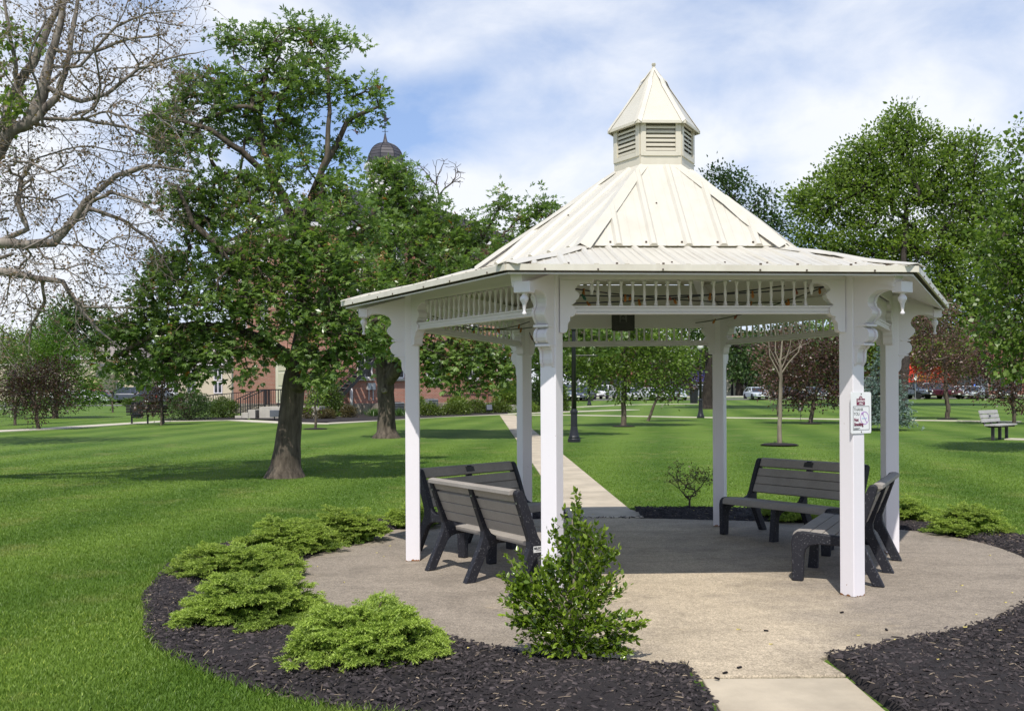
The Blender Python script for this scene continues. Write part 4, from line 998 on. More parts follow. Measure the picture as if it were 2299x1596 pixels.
def t_sycamore():
    Y = 17.0; b0 = at(-330, 1060, Y); g = Vector((b0.x, Y, terr(Y)-.05))
    def A(px, py, dy=0): p = at(px, py, Y+dy); return (p.x, p.y, p.z)
    e = empty('sycamore_tree', g, 0, 'nearly bare spreading tree with mottled limbs reaching in from the left edge', 'tree')
    sk = Skel(); tr = sk.line([(g.x, g.y, g.z), A(-325, 900), A(-310, 700), A(-270, 560), A(-170, 460), A(-70, 400), A(-5, 345), A(20, 295)], -1, [0.4, 0.288, 0.264, 0.24, 0.192, 0.144, 0.12, 0.116])
    def limb(par, pts, rad): return sk.line([tuple(sk.P[par])]+[A(*p) for p in pts], par, [rad[0]]+list(rad), sub=4)
    end = tr[-1]
    l1 = limb(end, [(60, 280), (95, 215), (112, 130), (135, 60), (150, -30), (160, -130)], [0.104, 0.096, 0.072, 0.056, 0.04, 0.024])
    limb(end, [(75, 272), (125, 220), (150, 150), (165, 60), (185, -60)], [0.072, 0.064, 0.048, 0.04, 0.024])
    limb(tr[-4], [(20, 230, .4), (90, 110, .5), (135, 0, .6), (170, -120, .6)], [0.08, 0.072, 0.048, 0.032])
    limb(end, [(40, 240, .3), (35, 150, .3), (20, 60, .3), (0, -40, .3)], [0.056, 0.04, 0.032, 0.024])
    limb(l1[8], [(180, 228), (240, 212), (310, 155), (380, 130), (440, 120)], [0.04, 0.036, 0.028, 0.02, 0.0096])
    limb(l1[4], [(190, 268), (290, 288), (360, 320)], [0.032, 0.024, 0.012])
    limb(l1[12], [(200, 120), (280, 90), (350, 80), (400, 110)], [0.032, 0.024, 0.016, 0.008])
    limb(l1[10], [(180, 150), (260, 60), (330, 30), (400, 25)], [0.028, 0.024, 0.016, 0.008])
    lo = tr[9]
    l2 = limb(lo, [(-100, 590), (-30, 545), (45, 548), (120, 545), (160, 500), (190, 455), (260, 395), (330, 372), (430, 385)], [0.112, 0.104, 0.08, 0.076, 0.068, 0.052, 0.044, 0.032, 0.016])
    limb(l2[8], [(60, 515), (40, 455), (48, 400), (70, 370)], [0.048, 0.048, 0.04, 0.024])
    limb(l2[18], [(200, 470, .4), (270, 490, .5), (340, 540, .5), (390, 620, .5)], [0.04, 0.032, 0.024, 0.008])
    limb(l2[22], [(250, 430, -.4), (330, 460, -.5), (400, 520, -.5)], [0.032, 0.024, 0.0096])
    l3 = limb(lo, [(-90, 660), (-20, 610), (30, 612), (80, 625), (140, 632), (185, 700), (220, 740), (262, 775)], [0.096, 0.08, 0.064, 0.052, 0.044, 0.032, 0.024, 0.012])
    limb(l3[16], [(100, 680, .3), (70, 730, .3), (65, 790, .3)], [0.028, 0.02, 0.008]); limb(l3[20], [(190, 690, -.3), (250, 690, -.3), (330, 690, -.3)], [0.024, 0.016, 0.008])
    for px, py in ((-20, 520), (-10, 600), (-30, 200)): limb(lo, [(px-60, py, .5), (px+40, py-30, .6)], [0.056, 0.024])
    lo_i = end-30
    n = 900; pts = []
    while len(pts) < n:
        px, py = rng.uniform(-60, 440), rng.uniform(-60, 800)
        lim = 430 - 0.00035*(py-150)**2 if py < 600 else 300-(py-600)*.55
        if px > lim + rng.normal(0, 18) or (py > 690 and rng.random() < .55): continue
        pts.append(A(px, py, rng.normal(0, .9)))
    pts = np.array(pts); hub = np.array(A(60, 350)); pts = pts[np.argsort(np.linalg.norm(pts-hub, axis=1))]
    ends = []
    for p in pts: ends.append(sk.grow(p, .25, .06, curl=.22, zpen=0, lo=6))
    pp = sk.P[ends].copy()
    for p in pp:                                              # fine drooping twigs
        for _ in range(5):
            ends.append(sk.grow(p+rng.normal(0, .22, 3)+np.array([.07, 0, -.10]), .18, .12, curl=.3, lo=6))
    sk.build('trunk', M['bark_syc'], e, .0030, .40, origin=g)
    c = sk.P[rng.choice(np.arange(200, sk.n), 9000)]; leaves(c, None, 1, .04, .052, .7, M['leaf_bud'], 'young_leaves', e, g, up=.2, droop=.2)
    gl = np.array([A(px, py, dy) for px, py, dy in [(30+rng.normal(0, 22), 235+rng.normal(0, 16), rng.normal(0, .3)) for _ in range(26)]+[(rng.normal(8, 12), rng.normal(90, 30), 0) for _ in range(16)]+[(rng.normal(5, 10), rng.normal(285, 12), 0) for _ in range(14)]+[(rng.normal(78, 14), rng.normal(95, 12), 0) for _ in range(8)]])
    leaves(gl, None, 9, .07, .10, .7, M['leaf_mid'], 'green_leaves', e, g)
t_main(); t_second(); t_sycamore()

def std_tree(name, label, gx, gy, blobs, mats, dens, leaf, top, r0, r1, cat='tree', group=None, Y=None, **kw):
    g = ground(gx, gy); Y = Y or g.y; g = Vector((g.x, g.y, g.z-.04)); p = at(top[0], top[1], Y)
    return tree(name, cat, label, g, straight(g, p, r0, r1), blobs, Y, mats, dens, leaf, group, **kw)
PL = 'purple leaved plum trees on the lawn'
std_tree('maple_tree', 'leafy green tree mostly beyond the left edge, behind the bare limbs', -430, 1015, [(-230, 120, 150, 110), (-90, 110, 76, 80), (10, 85, 28, 36), (20, 240, 30, 26), (-60, 240, 70, 60), (-30, 330, 36, 40), (-180, 300, 130, 100), (-120, 420, 90, 70), (-330, 260, 150, 120), (-420, 420, 120, 100), (-260, 480, 120, 60), (-560, 300, 120, 120), (-400, 60, 120, 80)], 'leaf_mid', 7, dict(n=13, spread=.28, L=.19, ratio=.6), (-400, 330), .24, .10, rt=.008, step=.5, limbs=[(.6, [(*at(-300, 400, 27), .10), (*at(-180, 330, 27), .06), (*at(-60, 250, 27), .03)])])
std_tree('maple_tree', 'huge spreading green tree above the right side of the gazebo roof', 2025, 921, [(2030, 280, 46, 44), (2000, 330, 66, 46), (2075, 300, 36, 30), (1945, 360, 62, 44), (1885, 400, 52, 40), (1850, 450, 66, 48), (1795, 450, 30, 30), (1810, 510, 46, 34), (1925, 450, 72, 52), (2010, 420, 80, 66), (2090, 390, 66, 56), (2150, 345, 46, 50), (2195, 330, 30, 34), (2205, 410, 50, 56), (2130, 460, 76, 60), (1900, 530, 76, 44), (2000, 540, 86, 56), (2100, 560, 86, 60), (2190, 520, 76, 60), (1840, 560, 46, 30), (2240, 470, 40, 60), (1960, 610, 86, 44), (2070, 640, 92, 50), (2180, 630, 80, 60), (2250, 590, 60, 60), (2130, 700, 76, 44), (2220, 700, 66, 50), (1880, 620, 60, 40), (1800, 600, 50, 40), (1960, 720, 66, 50)],
         'leaf_mid', 2.9, dict(n=62, spread=.50, L=.28, ratio=.62, droop=.2, up=.5, squash=.75), (2035, 480), .34, .16, rt=.03, bark='bark_dark', step=1.6, Y=76, zpen=.1)
std_tree('maple_tree', 'dark green tree just behind the right slope of the gazebo roof', 1587, 917, [(1620, 395, 30, 26), (1650, 400, 44, 32), (1640, 450, 60, 44), (1700, 460, 40, 34), (1725, 500, 46, 36), (1690, 520, 66, 46), (1750, 540, 26, 30), (1600, 470, 46, 60), (1560, 540, 60, 50), (1680, 600, 80, 50), (1590, 640, 80, 60), (1740, 620, 60, 60), (1540, 720, 60, 40), (1610, 740, 60, 40), (1700, 790, 76, 46), (1760, 820, 60, 40), (1660, 830, 40, 30)],
         'leaf_dark', 1.7, dict(n=70, spread=.50, L=.25, ratio=.62, squash=.75), (1600, 520), .47, .16, rt=.03, bark='bark_dark', step=1.5, zpen=.1)
std_tree('linden_tree', 'bright leafy tree with large leaves hanging in at the right edge', 2520, 1040, [(2285, 320, 26, 40), (2320, 370, 60, 60), (2280, 450, 60, 50), (2350, 470, 80, 80), (2260, 530, 66, 46), (2330, 570, 90, 80), (2245, 600, 60, 44), (2290, 660, 80, 60), (2225, 670, 46, 34), (2360, 680, 80, 80), (2262, 740, 66, 40), (2300, 800, 60, 50), (2215, 745, 30, 22), (2260, 820, 40, 30), (2440, 500, 90, 120), (2440, 660, 90, 100)],
         'leaf_light', 52, dict(n=9, spread=.17, L=.125, ratio=.75, droop=.5, up=.4), (2480, 560), .16, .06, rt=.006, step=.4, Y=24.5, limbs=[(.6, [(*at(2400, 640, 24.5), .05), (*at(2320, 640, 24.3), .03), (*at(2250, 700, 24.2), .015)])])
std_tree('maple_tree', 'small light green tree in the middle lawn seen under the gazebo roof', 1400, 956, [(1400, 760, 90, 44), (1330, 780, 66, 46), (1470, 770, 66, 40), (1290, 815, 40, 34), (1390, 815, 80, 34), (1480, 820, 80, 40), (1340, 848, 52, 26), (1440, 852, 66, 30), (1530, 800, 40, 30), (1395, 880, 30, 18), (1400, 700, 70, 50), (1500, 875, 36, 18)],
         'leaf_light', 15, dict(n=26, spread=.24, L=.15, ratio=.55, up=.4), (1404, 740), .12, .05, rt=.006, step=.5)
g_ = ground(1454.6, 945); tip = at(1482, 880, g_.y)
tree('plum_tree', 'tree', 'purple plum with a leaning forked trunk behind the light green tree', g_, straight(g_, tip, .075, .05), [(1510, 845, 46, 30), (1532, 850, 30, 32), (1470, 830, 40, 30), (1525, 810, 40, 28), (1490, 880, 30, 16)], g_.y, 'leaf_plumd', 15.0, dict(n=26, spread=.22, L=.13, ratio=.55, up=.4), PL, rt=.006, step=.4)
std_tree('plum_tree', 'broad purple plum just left of the sign post', 1819, 950, [(1800, 790, 70, 40), (1860, 800, 56, 46), (1752, 830, 36, 34), (1810, 840, 86, 40), (1890, 850, 40, 40), (1760, 870, 46, 24), (1850, 885, 60, 26), (1800, 900, 40, 18), (1900, 790, 30, 30)], 'leaf_plum', 16.5, dict(n=26, spread=.22, L=.13, ratio=.55, up=.4), (1832, 880), .10, .07, rt=.007, step=.4, group=PL)
std_tree('plum_tree', 'small sunlit purple plum behind the bare sapling', 1748, 934, [(1722, 830, 30, 26), (1745, 800, 46, 34), (1738, 868, 30, 22), (1770, 760, 40, 30)], 'leaf_pink', 10.8, dict(n=26, spread=.28, L=.16, ratio=.55, up=.4), (1746, 860), .09, .06, rt=.007, step=.5, group=PL)
std_tree('plum_tree', 'pinkish plum in front of the red awning and parked cars', 2127, 940, [(2090, 730, 46, 30), (2130, 760, 56, 34), (2070, 780, 36, 28), (2120, 810, 60, 36), (2170, 800, 40, 40), (2100, 845, 56, 26), (2160, 850, 40, 24), (2060, 740, 36, 36), (2045, 850, 20, 14), (2110, 700, 40, 26)], 'leaf_pink', 16.5, dict(n=24, spread=.2, L=.12, ratio=.55, up=.4), (2124, 830), .115, .08, rt=.007, step=.4, group=PL)
std_tree('plum_tree', 'dark plum at the right edge beside the pale grey bench', 2277, 951, [(2240, 780, 46, 44), (2290, 760, 50, 46), (2220, 740, 36, 36), (2260, 840, 56, 44), (2320, 830, 50, 60), (2210, 830, 34, 34), (2270, 890, 44, 26), (2310, 900, 40, 24), (2200, 870, 24, 20)], 'leaf_plum', 18.0, dict(n=24, spread=.2, L=.12, ratio=.55, up=.4), (2270, 850), .085, .06, rt=.007, step=.4, group=PL)
std_tree('plum_tree', 'dark purple plum leaning at the far left before the bright feathery tree', 88, 963, [(60, 850, 56, 36), (110, 840, 52, 36), (30, 870, 36, 30), (80, 885, 70, 30), (140, 870, 36, 28), (100, 915, 50, 18), (50, 910, 30, 16), (150, 900, 26, 18), (80, 940, 20, 8)], 'leaf_plumd', 21.0, dict(n=24, spread=.18, L=.11, ratio=.55, up=.4), (72, 880), .085, .06, rt=.006, step=.4, group=PL)
std_tree('plum_tree', 'thin plum sapling at the left edge with yellow green leaves', 34, 953, [(20, 830, 40, 40), (50, 800, 36, 36), (20, 880, 36, 30), (10, 920, 26, 16)], 'leaf_yew', 18.0, dict(n=24, spread=.2, L=.12, ratio=.5, up=.4), (30, 850), .07, .05, rt=.006, step=.4)
std_tree('plum_tree', 'small plum beside the dark bench, half hidden under the tall tree', 362, 953, [(360, 850, 40, 34), (340, 880, 34, 22), (392, 878, 30, 24), (370, 915, 44, 12), (330, 912, 26, 8), (372, 820, 36, 30)], 'leaf_plumd', 18.0, dict(n=24, spread=.2, L=.12, ratio=.55, up=.4), (364, 860), .06, .045, rt=.006, step=.4, group=PL)
std_tree('linden_tree', 'small round sapling behind the dark bench near the side street', 253, 925, [(252, 880, 16, 16), (250, 862, 15, 14), (256, 895, 13, 10)], 'leaf_dark', 3, dict(n=40, spread=.35, L=.2, ratio=.6), (252, 880), .07, .05, rt=.01, step=.6)
std_tree('cypress_tree', 'bright green feathery tree at the far left', 124, 938, [(130, 730, 22, 40), (110, 770, 40, 40), (140, 800, 66, 36), (70, 800, 50, 36), (110, 840, 80, 36), (190, 860, 44, 26), (50, 860, 46, 30), (150, 890, 70, 24), (200, 900, 30, 14), (90, 900, 60, 20)], 'leaf_cyp', 9, dict(n=44, spread=.34, L=.26, ratio=.22, up=.4, droop=.1, squash=.45), (125, 760), .17, .07, rt=.008, step=.5, zpen=.5)
# single row of big trees far behind
FAR = 'far trees beyond the streets'
for k, (gx, top, blobs, mt, lab) in enumerate([
    (60, (70, 800), [(20, 770, 44, 34), (60, 800, 50, 40), (10, 820, 40, 40), (90, 770, 40, 34), (40, 850, 60, 30)], 'leaf_mid', 'far yellow green tree at the left edge'),
    (180, (170, 760), [(130, 720, 40, 36), (170, 700, 50, 34), (120, 760, 50, 44), (200, 740, 60, 50), (160, 800, 76, 40), (240, 780, 50, 50), (100, 800, 40, 40)], 'leaf_dark', 'tall dark tree rising behind the feathery tree at the left'),
    (300, (290, 790), [(270, 760, 50, 40), (320, 770, 50, 44), (290, 810, 66, 40), (360, 800, 50, 44), (250, 820, 40, 30)], 'leaf_dark', 'dark tree above the grey roofed house at the left'),
    (430, (430, 800), [(400, 790, 50, 50), (450, 780, 50, 50), (430, 830, 66, 44), (500, 820, 40, 50)], 'leaf_dark', 'dark tree behind the parked vehicles left of the hall'),
    (1240, (1240, 800), [(1220, 780, 50, 50), (1270, 770, 50, 60), (1250, 830, 60, 44), (1310, 800, 40, 50)], 'leaf_dark', 'far tree behind the gazebo beside the hall'),
    (1330, (1330, 820), [(1300, 770, 60, 50), (1360, 760, 60, 50), (1330, 815, 66, 34), (1270, 800, 40, 36)], 'leaf_dark', 'far dark tree between the two distant lamp posts'),
    (1660, (1660, 820), [(1640, 780, 60, 44), (1700, 790, 60, 44), (1670, 825, 66, 24), (1750, 780, 50, 50), (1720, 845, 40, 22)], 'leaf_dark', 'dark broad tree overhanging the cream shop'),
    (1820, (1820, 800), [(1790, 770, 60, 50), (1850, 790, 60, 44), (1820, 830, 60, 26)], 'leaf_dark', 'far dark tree behind the broad plum'),
    (2120, (2120, 800), [(2090, 790, 50, 36), (2140, 780, 60, 40), (2170, 810, 50, 30), (2060, 790, 30, 30)], 'leaf_mid', 'far green tree above the red awning'),
    (1480, (1480, 780), [(1440, 770, 50, 44), (1500, 760, 60, 50), (1560, 780, 50, 44)], 'leaf_mid', 'far tree over the shops behind the small lawn tree'),
    (1900, (1900, 770), [(1850, 760, 50, 44), (1910, 740, 60, 50), (1960, 780, 50, 54), (1900, 810, 60, 34)], 'leaf_mid', 'far yellow green tree behind the sign post'),
    (2060, (2050, 800), [(2010, 760, 44, 44), (2060, 740, 50, 44), (2030, 810, 36, 34)], 'leaf_dark', 'far dark tree left of the red awning'),
    (2200, (2200, 790), [(2180, 770, 46, 40), (2230, 760, 46, 44), (2280, 770, 46, 50)], 'leaf_dark', 'far dark tree at the right behind the plums')]):
    yy = 168 + 6*k if k < 4 else 134+1.5*k
    p = at(gx, 890, yy); g = Vector((p.x, yy, terr(yy)-.1)); tp = at(top[0], top[1], yy)
    tree('far_tree', 'tree', lab, g, straight(g, tp, .6, .2), blobs, yy, mt, .55, dict(n=60, spread=1.0, L=.62, ratio=.6, squash=.75), FAR, bark='bark_dark', rt=.06, step=3, wig=.1)

def conifer(name, label, g, h, r, mat, n_lay, twig, cat='tree', droop=.25, base_z=.06, dense=26, nl=7, group=None, stem=True, shape=1.0, seg=3):
    """whorled conifer: trunk and layers of branches carrying short needle sprays"""
    g = Vector(g); e = empty(name, g, 0, label, cat, group); C = []; D = []
    b = MB(); b.tube([(0, 0, -.05), (0, 0, h*.5), (0, 0, h*.97)], [r*.075, r*.045, .008], 8)
    for k in range(n_lay):
        f = (k+.5)/n_lay; z = h*(base_z+(1-base_z)*f); rr = r*(1-f)**(.85*shape)*(.9+.25*random.random())+.03
        m = max(4, int(dense*rr/r)+3)
        for q in range(m):
            a = 2*math.pi*(q+random.random()*.7)/m; rad = rr*(.75+.4*random.random())
            tip = np.array([rad*math.cos(a), rad*math.sin(a), z-droop*rad*.5]); root = np.array([0, 0, z+.12*rad])
            b.tube([root, (root+tip)/2+np.array([0, 0, .05*rad]), tip], [.014*r, .01*r, .003], 3, cap=False)
            ns = max(2, int(rad/twig*1.5))
            for s in range(ns):
                t = .25+.78*(s+random.random())/ns
                C.append(root+(tip-root)*t+np.array([0, 0, .05*rad*4*t*(1-t)])+rng.normal(0, twig*.30, 3)); D.append(unit(tip-root)*.8+rng.normal(0, .5, 3)+np.array([0, 0, .15]))
    b.build('trunk', M['bark_dark'], e, smooth=True)
    C = np.array(C); D = unit(np.array(D)); N = len(C)*nl
    c = np.repeat(C, nl, 0); d = np.repeat(D, nl, 0); c = c+d*rng.random((N, 1))*twig*.6; dd = unit(d*.9+rng.normal(size=(N, 3))*.55)
    V, F = leaf_quads(c, dd, rng.normal(size=(N, 3))+np.array([0, 0, .8]), twig*.55*(.7+.6*rng.random(N)), twig*.16*np.ones(N)); tint = np.clip(np.repeat(rng.random(len(C))*.6, nl)+rng.random(N)*.4, 0, 1)
    np_mesh('crown', V, F, M[mat], e, np.repeat(tint, 4), kind='stuff'); return e
g = ground(1982, 964); conifer('blue_spruce', 'young blue spruce between the two right posts', g, 3.3, 1.2, 'needle_blue', 16, .17, dense=30, nl=10)
g = at(192, 880, 150); g.z = terr(150); conifer('conifer_tree', 'far dark conifer beside the grey roofed house', g, 9.5, 2.6, 'needle_dark', 14, .7, dense=20, nl=6)
# ------------------------------------------------------------------ shrubs and plants round the gazebo
SPG = 'spreading dwarf spruces in the mulch ring'
def dwarf_spruce(px, py, wpx, hpx, label, seed, n=1500, depth=.85, tips=6):
    """low nest-shaped spruce: tiers of nearly horizontal sprays ending in bright new shoots"""
    global rng
    rng = np.random.default_rng(seed)
    g = ground(px, py); mpp = g.y/F_; rx = wpx/2*mpp*.92; ry = rx*depth; h = max(.4*hpx*mpp, (hpx*mpp-1.7*ry*1.5/g.y)*.90)
    g = Vector((g.x, g.y+ry*.70, 0.02)); e = empty('dwarf_spruce', g, 0, label, 'shrub', SPG)
    b = MB(); C = []; D = []; newg = []
    lob = [(rng.random()*6.28, rng.uniform(.08, .2)) for _ in range(5)]
    for k in range(max(8, n//15)):                             # flat fans of shoots in tiers, dark gaps between them
        a = rng.random()*2*math.pi; u = rng.random()**.55
        edge = .94+sum(q*math.cos((i+2)*a+p) for i, (p, q) in enumerate(lob))*.55
        lay = 1.0 if rng.random() < .62 else rng.random(); 
        if lay < .7 and u < .6: u = .6+.4*rng.random()
        z = h*(1-u**3.2*.80)*(.86+.20*math.sin(3*a+5*u+seed)+rng.normal(0, .05))*lay+.02
        x, y = rx*edge*u*math.cos(a), ry*edge*u*math.sin(a); aa = a+rng.normal(0, .35)
        d = unit(np.array([math.cos(aa), math.sin(aa), .26-.34*u+rng.normal(0, .08)])); sd_ = np.array([-math.sin(aa), math.cos(aa), rng.normal(0, .1)]); ln_ = .15+.06*rng.random()
        for q in range(15):
            f = rng.random(); w_ = (rng.random()-.5)*.17*(.35+.65*(1-abs(2*f-1)))
            C.append(np.array([x, y, z])+d*(f-.6)*ln_+sd_*w_+np.array([0, 0, rng.normal(0, .008)-.01*abs(w_)*10])); D.append(d+sd_*w_*6+rng.normal(0, .16, 3)); newg.append((.30+.70*lay)*(.55+.45*f))
        if k % 3 == 0: b.tube([(0, 0, .0), (x*.5, y*.5, z*.7), (x, y, z)], [.008, .006, .003], 4, cap=False)
    b.build('stem', M['twig'], e)
    C = np.array(C); D = unit(np.array(D)); nw = np.array(newg); L = .062
    # each spray: a shoot axis with side shoots; every shoot carries short needles
    S = np.cross(D, np.array([0, 0, 1.0])); S = unit(S); U = np.cross(S, D)
    sh_c, sh_d, sh_t = [], [], []
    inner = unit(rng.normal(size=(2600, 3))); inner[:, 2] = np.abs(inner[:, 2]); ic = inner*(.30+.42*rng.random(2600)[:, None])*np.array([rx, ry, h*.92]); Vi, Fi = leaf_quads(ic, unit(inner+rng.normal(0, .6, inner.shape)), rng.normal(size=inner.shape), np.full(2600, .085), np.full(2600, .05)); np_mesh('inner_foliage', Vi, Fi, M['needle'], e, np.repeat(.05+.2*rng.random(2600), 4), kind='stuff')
    for k in range(tips):
        t = (k//2)/3.2; sg = 0 if k == 0 else (1 if k % 2 else -1)
        dd = unit(D + S*sg*.85 + rng.normal(0, .14, D.shape)); sh_c.append(C + D*L*(1.0-t*1.0)*1.0 if sg else C+D*L*.75); sh_d.append(dd); sh_t.append(np.clip(nw*.72+rng.random(len(nw))*.28, 0, 1))
    sc_, sd, st = np.concatenate(sh_c), np.concatenate(sh_d), np.concatenate(sh_t)
    nn = 9; N = len(sc_)*nn; f = np.tile((np.arange(nn)+.5)/nn, len(sc_)); c = np.repeat(sc_, nn, 0); d = np.repeat(sd, nn, 0)
    ln = .040; p = c + d*(f*ln)[:, None]; rad = unit(np.cross(d, rng.normal(size=(N, 3))))
    nd = unit(d*.75+rad*.9); V, F = needle_tris(p, nd, rng.normal(size=(N, 3)), .0165*(.8+.4*rng.random(N)), np.full(N, .0072))
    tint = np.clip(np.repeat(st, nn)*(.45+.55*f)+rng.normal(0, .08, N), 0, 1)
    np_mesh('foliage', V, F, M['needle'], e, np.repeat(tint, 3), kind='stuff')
dwarf_spruce(805, 1505, 385, 175, 'largest spreading spruce at the bottom, nearest the camera in the black mulch', 1, 2415)
dwarf_spruce(540, 1418, 335, 143, 'spreading spruce second from the bottom, touching the paving at the left front', 2, 2100)
dwarf_spruce(500, 1312, 300, 96, 'spreading spruce at the left-most edge of the mulch ring', 3, 1785)
dwarf_spruce(625, 1250, 225, 86, 'spreading spruce second from the back in the left row', 4, 1365)
dwarf_spruce(760, 1222, 200, 84, 'spreading spruce at the back end of the left row by the lawn', 5, 1260)
dwarf_spruce(925, 1186, 105, 56, 'spreading spruce behind the left front post', 6, 882)
dwarf_spruce(1790, 1172, 130, 38, 'low spruce seen beneath the bench at the right back', 7, 798)
dwarf_spruce(2052, 1178, 100, 56, 'spreading spruce just right of the right rear post', 8, 882)
dwarf_spruce(2200, 1205, 180, 70, 'spreading spruce at the far right of the mulch ring', 9, 1260)
rng = np.random.default_rng(77)

def holly():
    g = ground(1292, 1506); mpp = g.y/F_; g.y += .22; g.z = .03
    e = empty('holly_bush', g, 0, 'glossy upright holly bush in the mulch in front of the left front post', 'bush')
    blobs = [(1298, 1140, 12, 22), (1290, 1185, 26, 34), (1320, 1190, 18, 26), (1270, 1230, 34, 36), (1340, 1235, 42, 36), (1380, 1235, 18, 14), (1240, 1290, 50, 36), (1320, 1290, 66, 44), (1170, 1300, 36, 40), (1190, 1340, 50, 44), (1270, 1350, 80, 54), (1355, 1330, 42, 36), (1150, 1345, 22, 26), (1200, 1400, 60, 44), (1290, 1420, 90, 50), (1380, 1400, 50, 40), (1425, 1398, 26, 16), (1400, 1440, 34, 26), (1250, 1470, 66, 34), (1330, 1475, 66, 34), (1390, 1470, 26, 20), (1170, 1390, 34, 20)]
    T = ellipse_targets(blobs, g.y, 860, .85, bias=.6); cc_ = np.array([g.x, g.y, .1]); ex_ = rng.random(len(T)) < .22; T[ex_] += unit(T[ex_]-cc_+np.array([0, 0, .25]))*(.03+.07*rng.random(ex_.sum()))[:, None]; T[:, 2] = np.maximum(T[:, 2], .06)
    sk = Skel(); sk.line([(g.x, g.y, 0), (g.x, g.y, .2), (g.x+.005, g.y, .5), (g.x+.0, g.y, .85)], -1, [.02, .016, .010, .005])
    for t in T[np.argsort(np.linalg.norm(T-np.array([g.x, g.y, .15]), axis=1))]: sk.grow(t, .05, .10, curl=.45, lo=1, zpen=.9)
    sk.build('stem', M['bark_pale'], e, .0016, .40, origin=g)
    # leaves along the last part of every twig
    tips = T; cen = np.array([g.x, g.y, .25]); o = unit(tips-cen+np.array([0, 0, .12])); n = 11; N = len(tips)*n
    f = np.tile(np.linspace(-1, .25, n), len(tips)); c = np.repeat(tips, n, 0)+np.repeat(o, n, 0)*(f*.075)[:, None]+rng.normal(0, .006, (N, 3))
    d = unit(np.repeat(o, n, 0)*.75+rng.normal(size=(N, 3))*.55+np.array([0, 0, .15])); nn = unit(rng.normal(size=(N, 3))*.5+np.array([0, -.1, .8]))
    L = .036*(.65+.6*rng.random(N)); d = unit(d); s = unit(np.cross(d, nn)); nn = np.cross(s, d); W = L*.56
    l = L[:, None]; w = W[:, None]
    V = np.stack([c, c+d*l*.28+s*w*.42+nn*w*.14, c+d*l*.62+s*w*.44+nn*w*.16, c+d*l+nn*w*-.05, c+d*l*.62-s*w*.44+nn*w*.16, c+d*l*.28-s*w*.42+nn*w*.14, c+d*l*.45], 1).reshape(-1, 3)
    base = (np.arange(N)*7)[:, None]
    F = np.concatenate([base+np.array([[0, 1, 6, 5]]), base+np.array([[1, 2, 3, 6]]), base+np.array([[6, 3, 4, 5]])], 0)
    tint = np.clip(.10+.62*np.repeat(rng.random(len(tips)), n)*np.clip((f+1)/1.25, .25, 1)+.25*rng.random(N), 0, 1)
    np_mesh('foliage', V-np.array(g), F, M['leaf_holly'], e, np.repeat(tint, 7), kind='stuff', smooth=False)
holly()
def twiggy():
    g = ground(1548, 1143); e = empty('rose_bush', g, 0, 'sparse bare stemmed bush behind the paving in the lawn bed', 'bush'); Y = g.y
    T = ellipse_targets([(1545, 1075, 50, 34), (1520, 1060, 24, 22), (1580, 1070, 20, 28), (1548, 1105, 26, 22)], Y, 260, .8)
    T = T+np.array([0, 0, .03]); sk = Skel(); sk.line([(g.x, g.y, -.03), (g.x, g.y, .06), (g.x, g.y, .12)], -1, [.02, .016, .013])
    for t in T[np.argsort(T[:, 2])]: sk.grow(t, .06, .06, curl=.6, zpen=2.0)
    sk.build('stem', M['twig'], e, .0032, .36, origin=g); leaves(T, None, 5, .022, .034, .5, M['leaf_red'], 'leaves', e, g, up=.4)
twiggy()
def sapling():
    g = ground(1750, 998); Y = g.y; A = lambda px, py, dy=0: tuple(at(px, py, Y+dy))
    e = empty('bare_sapling', g, 0, 'leafless young sapling with pale bark in a small mulch circle', 'tree')
    sk = Skel(); t = sk.line([tuple(g), A(1750, 960), A(1752, 900), A(1753, 850), A(1752, 810), A(1756, 770), A(1760, 720)], -1, [.075, .062, .056, .048, .032, .022, .010], sub=4)
    def lb(k, pts, r0, r1): 
        q = [tuple(sk.P[t[k]])]+[A(*p) for p in pts]; n = len(q); return sk.line(q, t[k], [r0+(r1-r0)*i/(n-1) for i in range(n)])
    lb(12, [(1744, 828), (1728, 800), (1726, 770), (1716, 740), (1706, 715)], .026, .006); lb(13, [(1770, 815), (1792, 790), (1800, 765), (1806, 735)], .028, .006); lb(14, [(1762, 812), (1776, 770), (1778, 720), (1780, 690)], .022, .006)
    lb(15, [(1740, 790), (1742, 750), (1732, 705)], .02, .005); lb(16, [(1800, 775), (1815, 770), (1824, 755)], .012, .004); lb(17, [(1757, 740), (1768, 690), (1770, 660)], .014, .005); lb(14, [(1726, 780), (1712, 770), (1698, 745)], .012, .004)
    for _ in range(40): sk.grow(np.array(A(rng.uniform(1710, 1810), rng.uniform(680, 780), rng.normal(0, .4))), .2, .1, zpen=.8, lo=16)
    sk.build('trunk', M['bark_pale'], e, .004, .4, origin=g)
    mulch_disc(g, .55, e)
def mulch_disc(g, r, parent=None):
    b = MB(); n = 22; b.lathe([(r, .0), (r*.8, .03), (r*.3, .05), (.02, .05)], n); 
    return b.build('mulch_circle', M['mulch'], parent, loc=None if parent else g, smooth=True)
sapling()
